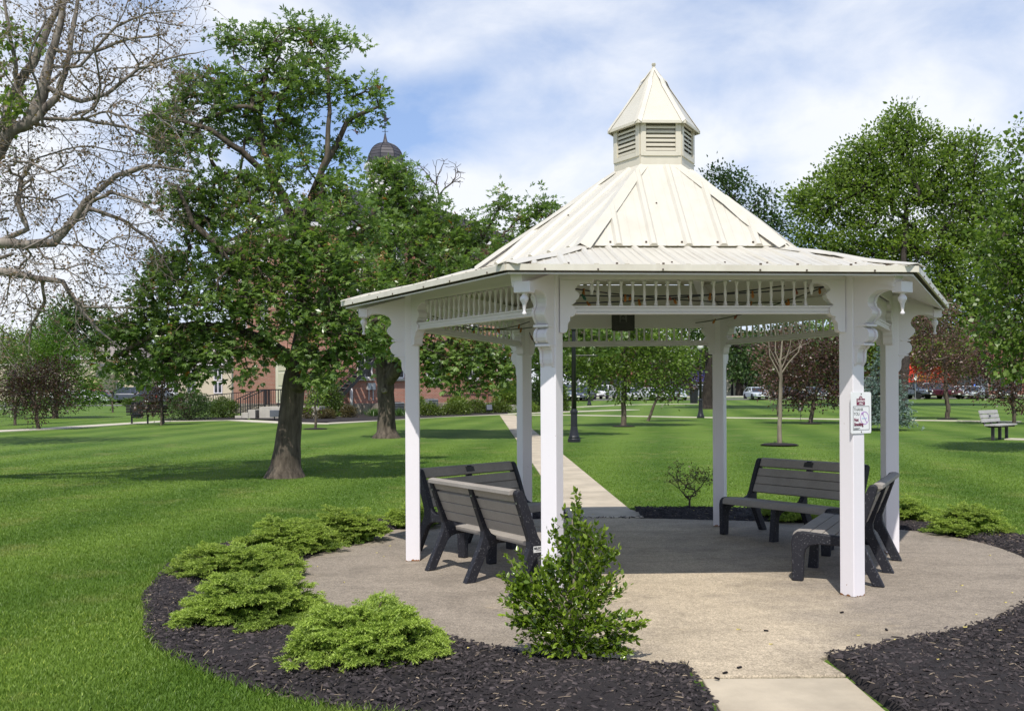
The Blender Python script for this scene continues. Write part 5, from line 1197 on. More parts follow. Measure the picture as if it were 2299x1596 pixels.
def bare_far():
    Y = 86; g = Vector((at(985, 900, Y).x, Y, terr(Y))); e = empty('bare_tree', g, 0, 'leafless crown rising behind the brick hall roof', 'tree'); A = lambda px, py, dy=0: tuple(at(px, py, Y+dy))
    sk = Skel(); sk.line([tuple(g), A(985, 700), A(986, 560), A(987, 480), A(985, 440)], -1, [.4, .3, .2, .14, .08])
    for _ in range(70):
        a = rng.uniform(-1, 1); px = 988+a*60; sk.grow(np.array(A(px, 355+abs(a)*8+rng.uniform(0, 62), rng.normal(0, 1.2))), .6, .12, zpen=.9, lo=6)
    sk.build('trunk', M['twig'], e, .018, .42, origin=g)
bare_far()

# clipped and spreading shrubs by the hall
def shrub(name, label, px, py, wpx, hpx, mat, n=420, leaf=.10, group=None, shape='round', Y=None, upright=.4, ratio=.5, nl=9):
    g = ground(px, py); Y = Y or g.y; g = Vector((at(px, py, Y).x, Y, terr(Y))); mpp = Y/F_; rx, h = wpx/2*mpp, hpx*mpp
    e = empty(name, g, 0, label, 'shrub', group); u = unit(rng.normal(size=(n, 3))); u[:, 2] = np.abs(u[:, 2])
    r = (.72+.30*rng.random(n))[:, None]
    if shape == 'round': C = u*r*np.array([rx, rx, h*.56])+np.array([0, 0, h*.42]); low = rng.random(n) < .3; C[low, 2] = h*.42*rng.random(low.sum())
    elif shape == 'cone':
        z = rng.random(n)**1.35; a = rng.random(n)*6.283; rr = rx*np.minimum(1.0, 1.15*(1-z)**.62)*(.82+.2*rng.random(n)); C = np.stack([rr*np.cos(a), rr*np.sin(a), z*h], 1)
    else: C = u*r*np.array([rx, rx*.8, h*.85])+np.array([0, 0, h*.12])
    b = MB()
    for c in C[::max(1, n//24)]: b.tube([(0, 0, -.02), c*np.array([.5, .5, .6]), c*.93], [.03*rx, .02*rx, .006], 4, cap=False)
    b.build('stem', M['twig'], e)
    leaves(C, None, nl, leaf*1.1, leaf, ratio, M[mat], 'foliage', e, (0, 0, 0), up=upright, droop=.05, crown_c=(0, 0, h*.3)); return e
shrub('round_shrub', 'large dark clipped shrub left of the hall steps', 424, 943, 96, 62, 'leaf_dark', 700, .10)
shrub('round_shrub', 'clipped yellow green shrub next to the hall steps', 501, 938, 64, 44, 'leaf_thuja', 520, .09)
shrub('arborvitae', 'broad cone shaped arborvitae against the brick wall', 730, 936, 78, 88, 'leaf_thuja', 950, .13, shape='cone', Y=57.5)
shrub('low_shrub', 'reddish low shrub left of the arborvitae foot', 688, 948, 30, 26, 'leaf_red', 200, .08, Y=53)
shrub('low_shrub', 'reddish low shrub before the arborvitae', 731, 946, 42, 20, 'leaf_red', 220, .08, Y=53)
shrub('low_shrub', 'reddish round shrub under the fire stairs', 783, 942, 30, 26, 'leaf_red', 220, .08, Y=55)
JG = 'junipers along the hall wall'
shrub('spreading_juniper', 'juniper right behind the left front post', 965, 934, 60, 26, 'leaf_yew', 330, .10, JG, 'flat', 58)
shrub('spreading_juniper', 'juniper second from the left behind the gazebo', 1025, 932, 64, 26, 'leaf_yew', 330, .10, JG, 'flat', 59.5)
shrub('spreading_juniper', 'tallest juniper, beside the grey floodlight', 1070, 926, 54, 30, 'leaf_yew', 330, .10, JG, 'flat', 62.5)
shrub('spreading_juniper', 'juniper right of the grey floodlight', 1120, 925, 56, 24, 'leaf_yew', 330, .10, JG, 'flat', 63.5)
shrub('round_shrub', 'loose round shrub standing behind the junipers', 1026, 918, 40, 32, 'leaf_mid', 260, .14, Y=64)
shrub('round_shrub', 'light green shrub at the left end of the juniper row', 938, 930, 22, 40, 'leaf_light', 180, .12, Y=60)
shrub('round_shrub', 'small weeping tree shaped shrub at the right end of the brick wall', 1140, 918, 50, 62, 'leaf_mid', 420, .16, Y=66)
shrub('arborvitae', 'dark evergreen bush behind the gazebo post beyond the hall', 1212, 918, 42, 66, 'leaf_dark', 600, .15, shape='cone', Y=66)
shrub('arborvitae', 'evergreen bush beside the first lamp post in the distance', 1252, 918, 34, 62, 'leaf_thuja', 520, .15, shape='cone', Y=67)
shrub('low_shrub', 'low green shrub at the corner of the walks beyond the gazebo', 1190, 922, 30, 18, 'leaf_mid', 200, .1, Y=64)
shrub('hedge', 'trimmed hedge by the side street at the left', 315, 899, 70, 14, 'leaf_thuja', 500, .16, Y=92)
for k, (px, w_, lb) in enumerate(((841, 26, 'strap leaved clump left of the second tree trunk'), (893, 36, 'strap leaved clump right of the second tree trunk'))):
    Y = 57.0; g = Vector((at(px, 935, Y).x, Y, terr(Y))); e = empty('daylily', g, 0, lb, 'plant', 'daylily clumps by the hall'); n = 260; c = np.stack([rng.normal(0, w_*Y/F_*.30, n), rng.normal(0, .25, n), np.zeros(n)], 1)
    d = unit(rng.normal(size=(n, 3))*.5+np.array([0, 0, 1.1])); V, F = leaf_quads(c, d, rng.normal(size=(n, 3)), .38+.2*rng.random(n), np.full(n, .03), 0, .6); np_mesh('foliage', V, F, M['leaf_daylily'], e, np.repeat(rng.random(n), 4), kind='stuff')
def bed(name, pts):
    b = MB(); b.poly([(p.x, p.y, p.z+.02) for p in pts]); tag(b.build(name, M['mulch']), kind='structure')
def gy(px, Y, dz=.02): p = at(px, 900, Y); return Vector((p.x, Y, terr(Y)))
bed('hall_mulch_bed', [gy(560, 53.5), gy(640, 50.2), gy(700, 48.3), gy(740, 47.8), gy(850, 50.5), gy(1000, 56), gy(1140, 61), gy(1140, 68), gy(960, 64), gy(700, 58), gy(560, 57)])
bed('shrub_mulch_bed', [gy(360, 51.5), gy(500, 51.8), gy(560, 53), gy(540, 58), gy(380, 55)])
for px, py in ((1400, 956), (2127, 940), (708, 962), (1819, 950)): 
    g = ground(px, py); o = mulch_disc(g-Vector((0, 0, .02)), .5); tag(o, kind='structure')
std_tree('small_tree', 'thin young tree standing before the arborvitae', 708, 962, [(708, 885, 20, 16), (702, 870, 15, 13), (716, 900, 14, 10), (706, 910, 10, 8)], 'leaf_mid', 9, dict(n=26, spread=.2, L=.13, ratio=.5), (708, 890), .06, .035, rt=.006, step=.3)

# ------------------------------------------------------------------ the brick hall
HC = Vector((-12.6, 59.0, 0)); HA = math.atan2(.60, .80)
hall = empty('brick_hall', (HC.x, HC.y, terr(59)), HA, 'red brick town hall with a dark metal hip roof and copper dome, behind the trees', 'building')
LX, LY, EH = 16.4, 10.6, 11.6                               # local x: long right face, local y: short left face
b = MB(); b.box((LX/2, LY/2, EH/2+.35), (LX, LY, EH-.7)); b.build('wall', M['brick'], hall)
st = []
x = 0
while x < LX:                                                # foundation of separate stones
    w_ = random.uniform(.5, .95); w_ = min(w_, LX-x)
    b = MB(); b.box((x+w_/2, -.03-random.uniform(0, .04), .35), (w_-.03, .12, .70)); o = b.build('foundation_stone', M['stone'], hall, bevel=.03); x += w_
y = 0
while y < LY:
    w_ = min(random.uniform(.5, .95), LY-y); b = MB(); b.box((-.03-random.uniform(0, .04), y+w_/2, .35), (.12, w_-.03, .70)); b.build('foundation_stone', M['stone'], hall, bevel=.03); y += w_
b = MB(); b.box((LX/2, LY/2, .35), (LX-.1, LY-.1, .7)); b.build('foundation_core', M['stone'], hall)
def window(x, z, w_, h_, face, sill=True):
    """face 0: long face (y = 0, looking -y); face 1: short face (x = 0, looking -x)"""
    def P(u, d, zz): return (u, -d, zz) if face == 0 else (-d, u, zz)
    def bx(m, u, d, zz, su, sd, sz): m.box(P(u, d, zz), (su, sd, sz) if face == 0 else (sd, su, sz))
    m = MB(); bx(m, x, .01, z+h_/2, w_, .04, h_); wn = m.build('window', M['glass'], hall)
    f = MB()
    for u in (x-w_/2, x+w_/2): bx(f, u, .04, z+h_/2, .09, .10, h_)
    for zz in (z, z+h_/2, z+h_): bx(f, x, .045, zz, w_-.09, .085, .09)
    bx(f, x, .042, z+h_/2, .04, .06, h_-.1); f.build('window_frame', M['white'], wn)
    if sill: s_ = MB(); bx(s_, x, .09, z-.12, w_+.3, .22, .14); s_.build('sill', M['curb'], wn)
    s_ = MB(); bx(s_, x, .03, z+h_+.15, w_+.3, .10, .2); s_.build('lintel', M['brick2'], wn)
for x in (4.3, 6.6, 9.3, 12.4, 15.0): window(x, 2.3, .95, 1.5, 0); window(x, 5.8, 1.0, 2.0, 0); window(x, 9.0, 1.0, 1.7, 0)
for y in (1.4, 5.2, 8.6): window(y, 5.6, .9, 1.9, 1); window(y, 8.9, .9, 1.7, 1)
b = MB(); b.box((-.06, 2.35, 2.2), (.14, 1.35, 2.9)); dr = b.build('door', M['cream'], hall)
b = MB()
for z in (1.3, 2.2, 3.1): b.box((-.14, 2.35, z), (.04, 1.0, .75))
b.build('door_panel', simple('cream_door', (.60, .55, .40), .6, .05), dr)
for y in (1.58, 3.12): b = MB(); b.box((-.10, y, 2.3), (.14, .16, 3.1)); b.build('door_frame', M['cream'], hall)
b = MB(); b.box((-.2, 2.35, 3.92), (.5, 1.8, .14)); b.build('door_hood', M['cream'], hall)
# hip roof with standing seams
ov = .6; e0 = [(-ov, -ov), (LX+ov, -ov), (LX+ov, LY+ov), (-ov, LY+ov)]; RH = 3.5; rg0, rg1 = (LY/2+.2, LY/2), (LX-LY/2-.2, LY/2)
E3 = [Vector((p[0], p[1], EH)) for p in e0]; G0, G1 = Vector((*rg0, EH+RH)), Vector((*rg1, EH+RH))
def seam_roof(A, B, C, D_):
    n = (B-A).cross(D_-A).normalized(); n = n if n.z > 0 else -n
    m = MB(); m.extrude([A, B, C, D_] if (C-D_).length > .01 else [A, B, C], -n*.08); rf = m.build('roof', M['seam'], hall)
    s_ = MB(); e_ = (B-A); L = e_.length; e_.normalize(); k = int(L/.42)
    up = (C+D_)/2-(A+B)/2; up -= e_*up.dot(e_); H = up.length; up.normalize(); uD, uC = (D_-A).dot(e_), (C-A).dot(e_)
    for j in range(1, k):
        u = j*L/k; t = H if uD <= u <= uC else (H*u/max(uD, .01) if u < uD else H*(L-u)/max(L-uC, .01))
        s_.bar(A+e_*u+n*.02, A+e_*u+up*t*.985+n*.02, .035, .06, up=n)
    s_.build('seams', M['seam'], rf)
seam_roof(E3[0], E3[1], G1, G0); seam_roof(E3[1], E3[2], G1, G1); seam_roof(E3[2], E3[3], G0, G1); seam_roof(E3[3], E3[0], G0, G0)
b = MB(); b.box((LX/2, LY/2, EH-.16), (LX+2*ov-.1, LY+2*ov-.1, .30)); b.build('cornice', M['white'], hall)
# cupola: drum, cornice, ribbed copper dome, spire and eagle weather vane
p = at(865, 372, 70.0); loc = Matrix.Rotation(-HA, 3, 'Z') @ (p-Vector((HC.x, HC.y, terr(59)))); cx, cy, cz = loc
b = MB(); b.lathe([(1.15, EH+1.5), (1.15, cz-.5)], 8, (cx, cy, 0)); b.build('cupola_drum', M['white'], hall)
b = MB(); b.lathe([(1.2, cz-.75), (1.42, cz-.55), (1.42, cz-.3), (1.58, cz-.22), (1.58, cz), (1.3, cz+.04)], 8, (cx, cy, 0)); b.build('cupola_cornice', M['white'], hall)
R0 = 1.30; dm = [(R0*1.0, cz+.02), (R0*.985, cz+.3)]+[(R0*math.cos(a)*.98+.01, cz+.3+1.3*math.sin(a)) for a in np.linspace(.05, 1.42, 8)]
dome = MB().lathe(dm, 8, (cx, cy, 0)).build('dome', M['copper'], hall)
for k in range(8):
    a = 2*math.pi*k/8; b = MB(); b.tube([(cx+r*1.01*math.cos(a), cy+r*1.01*math.sin(a), z) for r, z in dm], .028, 5); b.build('dome_rib', M['black'], dome)
for z_i in range(2, 8): r, z = dm[z_i]; b = MB(); b.tube([(cx+r*1.003*math.cos(2*math.pi*k/8), cy+r*1.003*math.sin(2*math.pi*k/8), z) for k in range(9)], .014, 4); b.build('dome_seam', M['black'], dome)
zt = cz+.3+1.28; b = MB(); b.lathe([(.22, zt-.02), (.13, zt+.25), (.05, zt+.65), (.03, zt+.72)], 8, (cx, cy, 0)); b.build('spire', M['copper'], hall)
vane = empty('weather_vane', Vector((cx, cy, zt+.6))); vane.parent = hall; vane.rotation_euler = (0, 0, -HA)
b = MB(); b.tube([(0, 0, 0), (0, 0, .75)], .025, 6); b.bar((-.22, 0, .22), (.22, 0, .22), .03, .03); b.bar((0, -.22, .22), (0, .22, .22), .03, .03); b.lathe([(.01, .66), (.07, .70), (.08, .76), (.05, .82), (.01, .84)], 8); b.build('vane_mast', M['black'], vane)
b = MB(); b.bar((-.34, 0, .58), (.36, 0, .70), .03, .03); b.extrude([(-.42, -.01, .48), (-.18, -.01, .55), (-.2, -.01, .70), (-.42, -.01, .62)], (0, .03, 0)); b.extrude([(.32, -.01, .65), (.44, -.01, .72), (.33, -.01, .74)], (0, .03, 0)); b.build('vane_arrow', M['black'], vane)
b = MB(); b.extrude([(-.24, -.03, .98), (.0, -.03, .87), (.14, -.03, .95), (.34, -.03, 1.18), (.40, -.03, 1.24), (.36, -.03, 1.16), (.24, -.03, 1.16), (.10, -.03, 1.2), (.10, -.03, 1.38), (-.02, -.03, 1.5), (-.42, -.03, 1.54), (-.22, -.03, 1.44), (-.1, -.03, 1.2), (-.08, -.03, 1.05)], (0, .06, 0)); b.build('vane_eagle', M['black'], vane)
# fire stairs on the long face, meters, downpipe
fs = empty('fire_stairs', (0, 0, 0)); fs.parent = hall
for d in (.25, 1.05):
    b = MB(); b.bar((1.5, -d, .5), (5.2, -d, 4.0), .05, .22); b.build('stringer', M['black'], fs)
    b = MB(); b.bar((1.5, -d, 1.5), (5.2, -d, 5.0), .04, .05); b.bar((1.5, -d, 1.0), (5.2, -d, 4.5), .03, .03)
    for k in range(7): xx = 1.55+3.6*k/6; zz = .5+3.5*k/6; b.bar((xx, -d, zz), (xx, -d, zz+1.0), .035, .035)
    b.build('handrail', M['black'], fs)
for k in range(14): xx = 1.6+3.5*k/13; b = MB(); b.box((xx, -.65, .6+3.4*k/13), (.28, .75, .03)); b.build('tread', M['grey_metal'], fs)
b = MB(); b.box((6.0, -.65, 4.02), (1.7, .9, .06)); b.build('landing', M['grey_metal'], fs)
for k, x in enumerate((4.55, 4.85)):
    b = MB(); b.box((x, -.12, 1.75), (.22, .2, .42)); b.tube([(x, -.1, 1.54), (x, -.1, .9)], .035, 6); b.build('meter_box', simple('meter_grey', (.5, .52, .54), .5), hall)
b = MB(); b.tube([(3.3, -.15, .2), (3.3, -.15, 1.5), (3.3, -.05, 1.7)], .10, 10); b.build('vent_pipe', M['white'], hall, smooth=True)
for x in (7.9, 10.9, 13.6): b = MB(); b.tube([(x, -.07, .1), (x, -.07, EH-.3)], .05, 8); b.build('downpipe', M['brick2'], hall)
b = MB(); b.tube([(9.9, -.10, 1.35), (12, -.10, 1.42), (16, -.10, 1.35)], .035, 6); b.build('conduit', M['black'], hall)
# landing with steps, rails
lp = gy(585, 55.2); ld = empty('entry_steps', lp, 0.0, 'pale concrete landing and steps with black iron rails at the hall entry', 'steps')
lz = .62
b = MB(); b.box((1.75, .8, lz/2-.03), (3.3, 3.0, lz+.06)); b.build('landing', M['curb'], ld, bevel=.01)
for k in range(3): b = MB(); b.box((-.12-.36*k-.2, .1, (lz-.16*(k+1))/2-.03), (.40, 1.6, lz-.16*(k+1)+.06)); b.build('step', M['curb'], ld, bevel=.01)
def railing(pts, name='railing'):
    m = MB(); P_ = [Vector(p) for p in pts]
    for a, c in zip(P_, P_[1:]):
        m.bar(a+Vector((0, 0, .95)), c+Vector((0, 0, .95)), .045, .045); m.bar(a+Vector((0, 0, .12)), c+Vector((0, 0, .12)), .03, .03)
        n = max(2, int((c-a).length/.135))
        for k in range(n+1): q = a.lerp(c, k/n); m.bar(q+Vector((0, 0, .12 if k % 8 else -.1)), q+Vector((0, 0, .95)), .018 if k % 8 else .045, .018 if k % 8 else .045)
    m.build(name, M['black'], ld)
railing([(3.3, -.62, lz), (.05, -.62, lz), (-1.2, -.62, .08)]); railing([(.05, .88, lz), (-1.2, .88, .08)]); railing([(.05, 2.2, lz), (3.3, 2.25, lz)]); railing([(-.02, .95, lz), (-.02, 2.2, lz)])
railing([(-4.5, 2.6, .25), (-.1, 2.3, lz)], 'ramp_railing')
def floodlight(px, Y, w_, label, tilt=0):
    g = gy(px, Y); e = empty('floodlight', g, .3, label, 'floodlight'); b = MB(); b.tube([(0, 0, -.05), (0, 0, .25)], .03, 6); b.build('stake', M['black'], e)
    b = MB(); ax = Matrix.Rotation(R(tilt), 3, 'X'); b.box((0, 0, .36), (w_, .28, .36), ax=ax); b.build('housing', simple('slate_grey', (.085, .095, .115), .5), e, bevel=.03)
    b = MB(); b.box((0, .15, .40), (w_*.85, .02, .28), ax=ax); b.build('lens', M['glass'], e)
floodlight(616, 50.8, .46, 'boxy grey floodlight on the mulch before the hall steps'); floodlight(1098, 61.3, .34, 'grey floodlight tilted up among the junipers', -20)
for px, Y, w_, h_, lb in ((890, 60.5, .72, .75, 'grey air conditioner by the wall right of the second tree'), (965, 63.5, .8, .9, 'grey air conditioner behind the junipers'), (1155, 65.8, 1.1, .45, 'low concrete window well at the right end of the hall')):
    g = gy(px, Y); e = empty('air_conditioner' if 'air' in lb else 'window_well', g, HA, lb, 'air conditioner' if 'air' in lb else 'window well')
    if 'air' in lb:
        b = MB(); b.box((0, 0, h_/2), (w_, w_, h_)); b.build('casing', M['grey_metal'], e, bevel=.03)
        for k in range(7): b = MB(); b.box((0, -w_/2-.01, .1+k*(h_-.2)/6), (w_*.9, .02, .03)); b.build('grille', M['black'], e)
        b = MB(); b.lathe([(w_*.38, h_), (w_*.38, h_+.03), (.05, h_+.03)], 14); b.build('fan_guard', M['black'], e)
    else:
        b = MB(); b.box((0, -.3, h_/2), (w_*1.6, .14, h_)); b.box((-w_*.73, 0, h_/2), (.14, .46, h_)); b.box((w_*.73, 0, h_/2), (.14, .46, h_)); b.build('well_wall', M['curb'], e, bevel=.02)
# ------------------------------------------------------------------ lamp posts, park furniture
def lamp(px, py, label, arm=False, H=4.15, face=0.0):
    g = ground(px, py); e = empty('lamp_post', g, face, label, 'lamp post', 'black lamp posts along the walks')
    b = MB(); b.lathe([(.20, -.05), (.20, .06), (.175, .09), (.18, .13), (.15, .17), (.125, .30), (.105, .45), (.100, .85), (.118, .87), (.118, .93), (.098, .95), (.085, 1.0)], 16); b.build('base', M['black'], e, smooth=False)
    b = MB(); b.lathe([(.082, .98), (.062, H-.75), (.062, H-.72), (.09, H-.70), (.09, H-.66), (.07, H-.64)], 14); b.build('pole', M['black'], e, smooth=True)
    b = MB(); b.lathe([(.07, H-.64), (.12, H-.62), (.12, H-.56)], 14); b.build('collar', M['black'], e, smooth=True)
    b = MB(); b.lathe([(.10, H-.56), (.165, H-.47), (.17, H-.36), (.15, H-.24), (.12, H-.20)], 14); b.build('globe', M['lampglass'], e, smooth=True)
    b = MB(); b.lathe([(.155, H-.205), (.15, H-.18), (.09, H-.10), (.035, H-.05), (.03, H-.02), (.012, H+.02), (.004, H+.07)], 14); b.build('cap', M['lampglass'], e, smooth=True)
    if arm:
        b = MB(); b.tube([(0, 0, 2.66), (.72, 0, 2.66)], .013, 6); b.lathe([(.02, -.02), (.02, .02)], 8, (.72, 0, 2.66)); b.tube([(0, 0, 1.95), (.02, 0, 1.95)], .013, 6); b.build('banner_arm', M['black'], e)
lamp(1289, 990, 'nearest black lamp post, left of the small light green tree', True)
lamp(1573, 937, 'black lamp post with white finial beside the big dark trunk')
lamp(1323, 909, 'small distant lamp post in front of a dark parked car')

def slat_bench(px, py, rz, label, mat, frame, L=1.75):
    g = ground(px, py); e = empty('park_bench', g, rz, label, 'bench', 'slatted benches out on the lawn')
    for k in range(3): b = MB(); b.box((0, .10+.155*k, .435), (L, .14, .045)); b.build('seat_slat', mat, e, bevel=.006)
    for k in range(3): 
        z = .575+.13*k; ax = Matrix.Rotation(R(14), 3, 'X'); b = MB(); b.box((0, -.05-.034*k, z), (L*.98, .04, .115), ax=ax); b.build('back_slat', mat, e, bevel=.005)
    for x in (-L*.38, 0, L*.38):
        b = MB(); b.tube([(x, .46, .39), (x, .12, .385), (x, .02, .41), (x, -.045, .49), (x, -.085, .58), (x, -.15, .86)], .03, 7); b.build('side_frame', frame, e, smooth=True)
        b = MB(); b.box((x, .22, .18), (.075, .085, .42)); b.build('leg', frame, e)
    b = MB(); b.box((.06, -.052, .712), (.13, .02, .05), ax=Matrix.Rotation(R(14), 3, 'X')); b.build('plaque', M['black'], e)
slat_bench(2228, 984, R(-133), 'pale grey slatted bench turned sideways on the right lawn', M['slat_grey'], simple('purple_black_frame', (.028, .024, .030), .5))
slat_bench(330, 951, R(11), 'dark slatted bench seen from behind along the left walk', M['slat_dark'], M['black'], 1.9)
def bin_():
    g = ground(309, 938); e = empty('trash_can', g, 0, 'black slatted trash can standing behind the dark bench', 'trash can')
    b = MB(); b.lathe([(.26, .04), (.31, .85), (.33, .86), (.33, .90), (.28, .90), (.25, .60)], 18); b.build('liner', M['black'], e)
    for k in range(18): a = 2*math.pi*k/18; b = MB(); b.bar((.275*math.cos(a), .275*math.sin(a), 0), (.33*math.cos(a), .33*math.sin(a), .86), .05, .02, up=(math.cos(a), math.sin(a), 0)); b.build('slat', M['black'], e)
bin_()
def picnic(px, py, label, rz):
    g = ground(px, py); e = empty('picnic_table', g, rz, label, 'picnic table', 'picnic tables at the left edge')
    for k in range(5): b = MB(); b.box((0, -.32+.16*k, .74), (1.8, .145, .04)); b.build('table_board', M['slat_grey'], e)
    for y in (-.72, -.57, .57, .72): b = MB(); b.box((0, y, .44), (1.8, .135, .04)); b.build('seat_board', M['slat_grey'], e)
    for x in (-.65, .65):
        for s in (-1, 1): b = MB(); b.bar((x, s*.30, .72), (x, s*.58, 0), .05, .09); b.build('leg', M['black'], e)
        b = MB(); b.bar((x, -.76, .40), (x, .76, .40), .05, .08); b.build('cross_beam', M['black'], e)
picnic(8, 935, 'picnic table cut by the left edge', .3); picnic(42, 932, 'picnic table behind the thin plum sapling', -.2)
def small_sign(px, py, label, h=.5):
    g = ground(px, py); e = empty('garden_marker', g, 0, label, 'marker'); b = MB(); b.tube([(0, 0, -.05), (0, 0, h)], .012, 5); b.build('stake', M['black'], e)
    b = MB(); b.box((0, -.015, h+.04), (.24, .02, .20)); b.build('plate', M['black'], e); b = MB(); b.box((0, -.027, h+.04), (.16, .004, .11)); b.build('text_panel', M['grey_metal'], e)
small_sign(1797, 943, 'small dark marker on a stake left of the broad plum')
def trash_box(px, py):
    g = ground(px, py); e = empty('trash_can', g, 0, 'tall black bin standing by the big dark trunk near the street', 'trash can')
    b = MB(); b.lathe([(.36, 0), (.42, 1.15), (.44, 1.2)], 12); b.build('body', M['black'], e); b = MB(); b.lathe([(.45, 1.2), (.45, 1.28), (.30, 1.5), (.1, 1.55)], 12); b.build('lid', M['black'], e)
trash_box(1558, 905)
# ------------------------------------------------------------------ vehicles
def ring8(x, hw, z0, z1, ch=.12):
    return [(x, -hw+ch*.5, z0), (x, hw-ch*.5, z0), (x, hw, z0+ch), (x, hw, z1-ch), (x, hw-ch*.7, z1), (x, -hw+ch*.7, z1), (x, -hw, z1-ch), (x, -hw, z0+ch)]
CARM = {}
def car(kind, col, px, Y, rz, label, cat='car', plate_=True, z=None):
    """x = forward"""
    p = at(px, 890, Y); g = Vector((p.x, Y, terr(Y)+.015)); e = empty({'truck': 'pickup_truck', 'suv': 'parked_suv', 'jeep': 'parked_jeep_style_suv'}.get(kind, 'parked_car') if kind != 'jeep' else 'parked_suv', g, rz, label, cat, 'vehicles parked round the park')
    if col not in CARM: CARM[col] = simple('car_paint_%d' % len(CARM), col, .25, .04, 1, spec=.7)
    pm = CARM[col]
    D = dict(sedan=(4.7, .90, .30, .92, 1.43), suv=(4.65, .92, .38, 1.08, 1.74), jeep=(4.2, .90, .45, 1.15, 1.82), truck=(5.6, .98, .45, 1.12, 1.86))[kind]
    L, hw, zb, zs, zt = D; h = L/2
    b = MB()
    if kind == 'truck':
        b.loft([ring8(-h, hw*.97, zb, zs-.02), ring8(-h+.1, hw, zb, zs+.03), ring8(0, hw, zb, zs+.03), ring8(h-1.3, hw, zb, zs), ring8(h-.2, hw*.96, zb, zs-.08), ring8(h, hw*.86, zb+.1, zs-.22)])
    elif kind == 'jeep':
        b.loft([ring8(-h+.15, hw*.85, zb, zs), ring8(-.2, hw*.85, zb, zs), ring8(h-1.35, hw*.80, zb, zs-.02), ring8(h-.2, hw*.62, zb+.05, zs-.10), ring8(h-.1, hw*.6, zb+.15, zs-.14)])
    else:
        dn = .16 if kind == 'sedan' else .10
        b.loft([ring8(-h, hw*.84, zb+.12, zs-.12), ring8(-h+.25, hw*.96, zb, zs), ring8(-.6, hw, zb-.05, zs+.01), ring8(.6, hw, zb-.05, zs), ring8(h-.9, hw*.97, zb-.02, zs-dn*.6), ring8(h-.2, hw*.88, zb, zs-dn*1.4), ring8(h, hw*.70, zb+.10, zs-dn*2.2)])
    b.build('body', pm, e, bevel=.03)
    # glasshouse
    x = dict(sedan=(-1.75, -1.0, .35, 1.25), suv=(-2.2, -1.95, .35, 1.15), jeep=(-1.9, -1.85, .30, .62), truck=(-.55, -.40, 1.0, 1.75))[kind]
    lo, hi = hw*(.93 if kind != 'jeep' else .84), hw*(.74 if kind != 'jeep' else .76)
    def sec(xx, w_, zz): return [(xx, -w_, zz), (xx, w_, zz)]
    A0, A1 = (x[0], lo, zs-.03), (x[3], lo, zs-.06); T0, T1 = (x[1], hi, zt-.05), (x[2], hi, zt-.06)
    b = MB(); b.loft([[(A0[0], -lo, A0[2]), (A1[0], -lo, A1[2]), (A1[0], lo, A1[2]), (A0[0], lo, A0[2])], [(T0[0], -hi, T0[2]), (T1[0], -hi, T1[2]), (T1[0], hi, T1[2]), (T0[0], hi, T0[2])]]); cab = b.build('glasshouse', M['glass'], e)
    rm = pm if kind != 'jeep' else M['black']
    b = MB(); b.loft([[(T0[0]-.05, -hi-.02, zt-.07), (T1[0]+.05, -hi-.02, zt-.08), (T1[0]+.05, hi+.02, zt-.08), (T0[0]-.05, hi+.02, zt-.07)], [(T0[0]+.1, -hi+.12, zt), (T1[0]-.15, -hi+.12, zt), (T1[0]-.15, hi-.12, zt), (T0[0]+.1, hi-.12, zt)]]); b.build('roof', rm, e, bevel=.02)
    b = MB()
    for s in (-1, 1):
        b.bar((A1[0]+.02, s*lo, A1[2]), (T1[0]+.02, s*hi, T1[2]), .07, .05); b.bar((A0[0]-.01, s*lo, A0[2]), (T0[0]-.01, s*hi, T0[2]), .12, .06)
        xm = (T0[0]+T1[0])/2; b.bar((xm, s*(lo+.005), zs-.03), (xm, s*(hi+.01), zt-.06), .08, .03)
        if kind in ('suv', 'jeep'): b.bar((T0[0]+.65, s*(lo+.005), zs-.03), (T0[0]+.65, s*(hi+.01), zt-.06), .10, .03)
    b.build('pillars', rm if kind == 'jeep' else pm, e)
    if kind == 'truck': b = MB(); b.box((-1.72, 0, zs+.02), (2.05, hw*1.62, .05)); b.build('bed', M['black'], e)
    wr = .33 if kind == 'sedan' else .38
    for wx in (-h+.92, h-.92):
        for s in (-1, 1):
            w = empty('wheel', (wx, s*(hw-.08), wr)); w.parent = e; ax = Matrix.Rotation(R(90), 3, 'X')
            b = MB(); b.lathe([(wr*.62, -.12), (wr*.93, -.12), (wr, -.08), (wr, .08), (wr*.93, .12), (wr*.62, .12)], 18, (0, 0, 0), ax); b.build('tyre', M['rubber'], w, smooth=False)
            b = MB(); b.lathe([(wr*.64, -.10), (wr*.15, -.11), (wr*.15, .11), (wr*.64, .10)], 12, (0, 0, 0), ax); b.build('rim', M['rim'], w)
            if kind == 'jeep': b = MB(); b.box((wx, s*hw*.98, wr*2+.10), (1.0, .32, .07)); b.build('fender', M['black'], e, bevel=.03)
            else: b = MB(); b.lathe([(wr*1.12, -.02), (wr*1.12, .02)], 18, (wx, s*(hw-.005), wr), ax); b.build('wheel_arch', M['black'], e)
    fz = dict(sedan=.62, suv=.78, jeep=.88, truck=.90)[kind]; fx = h-.06 if kind != 'jeep' else h-.1
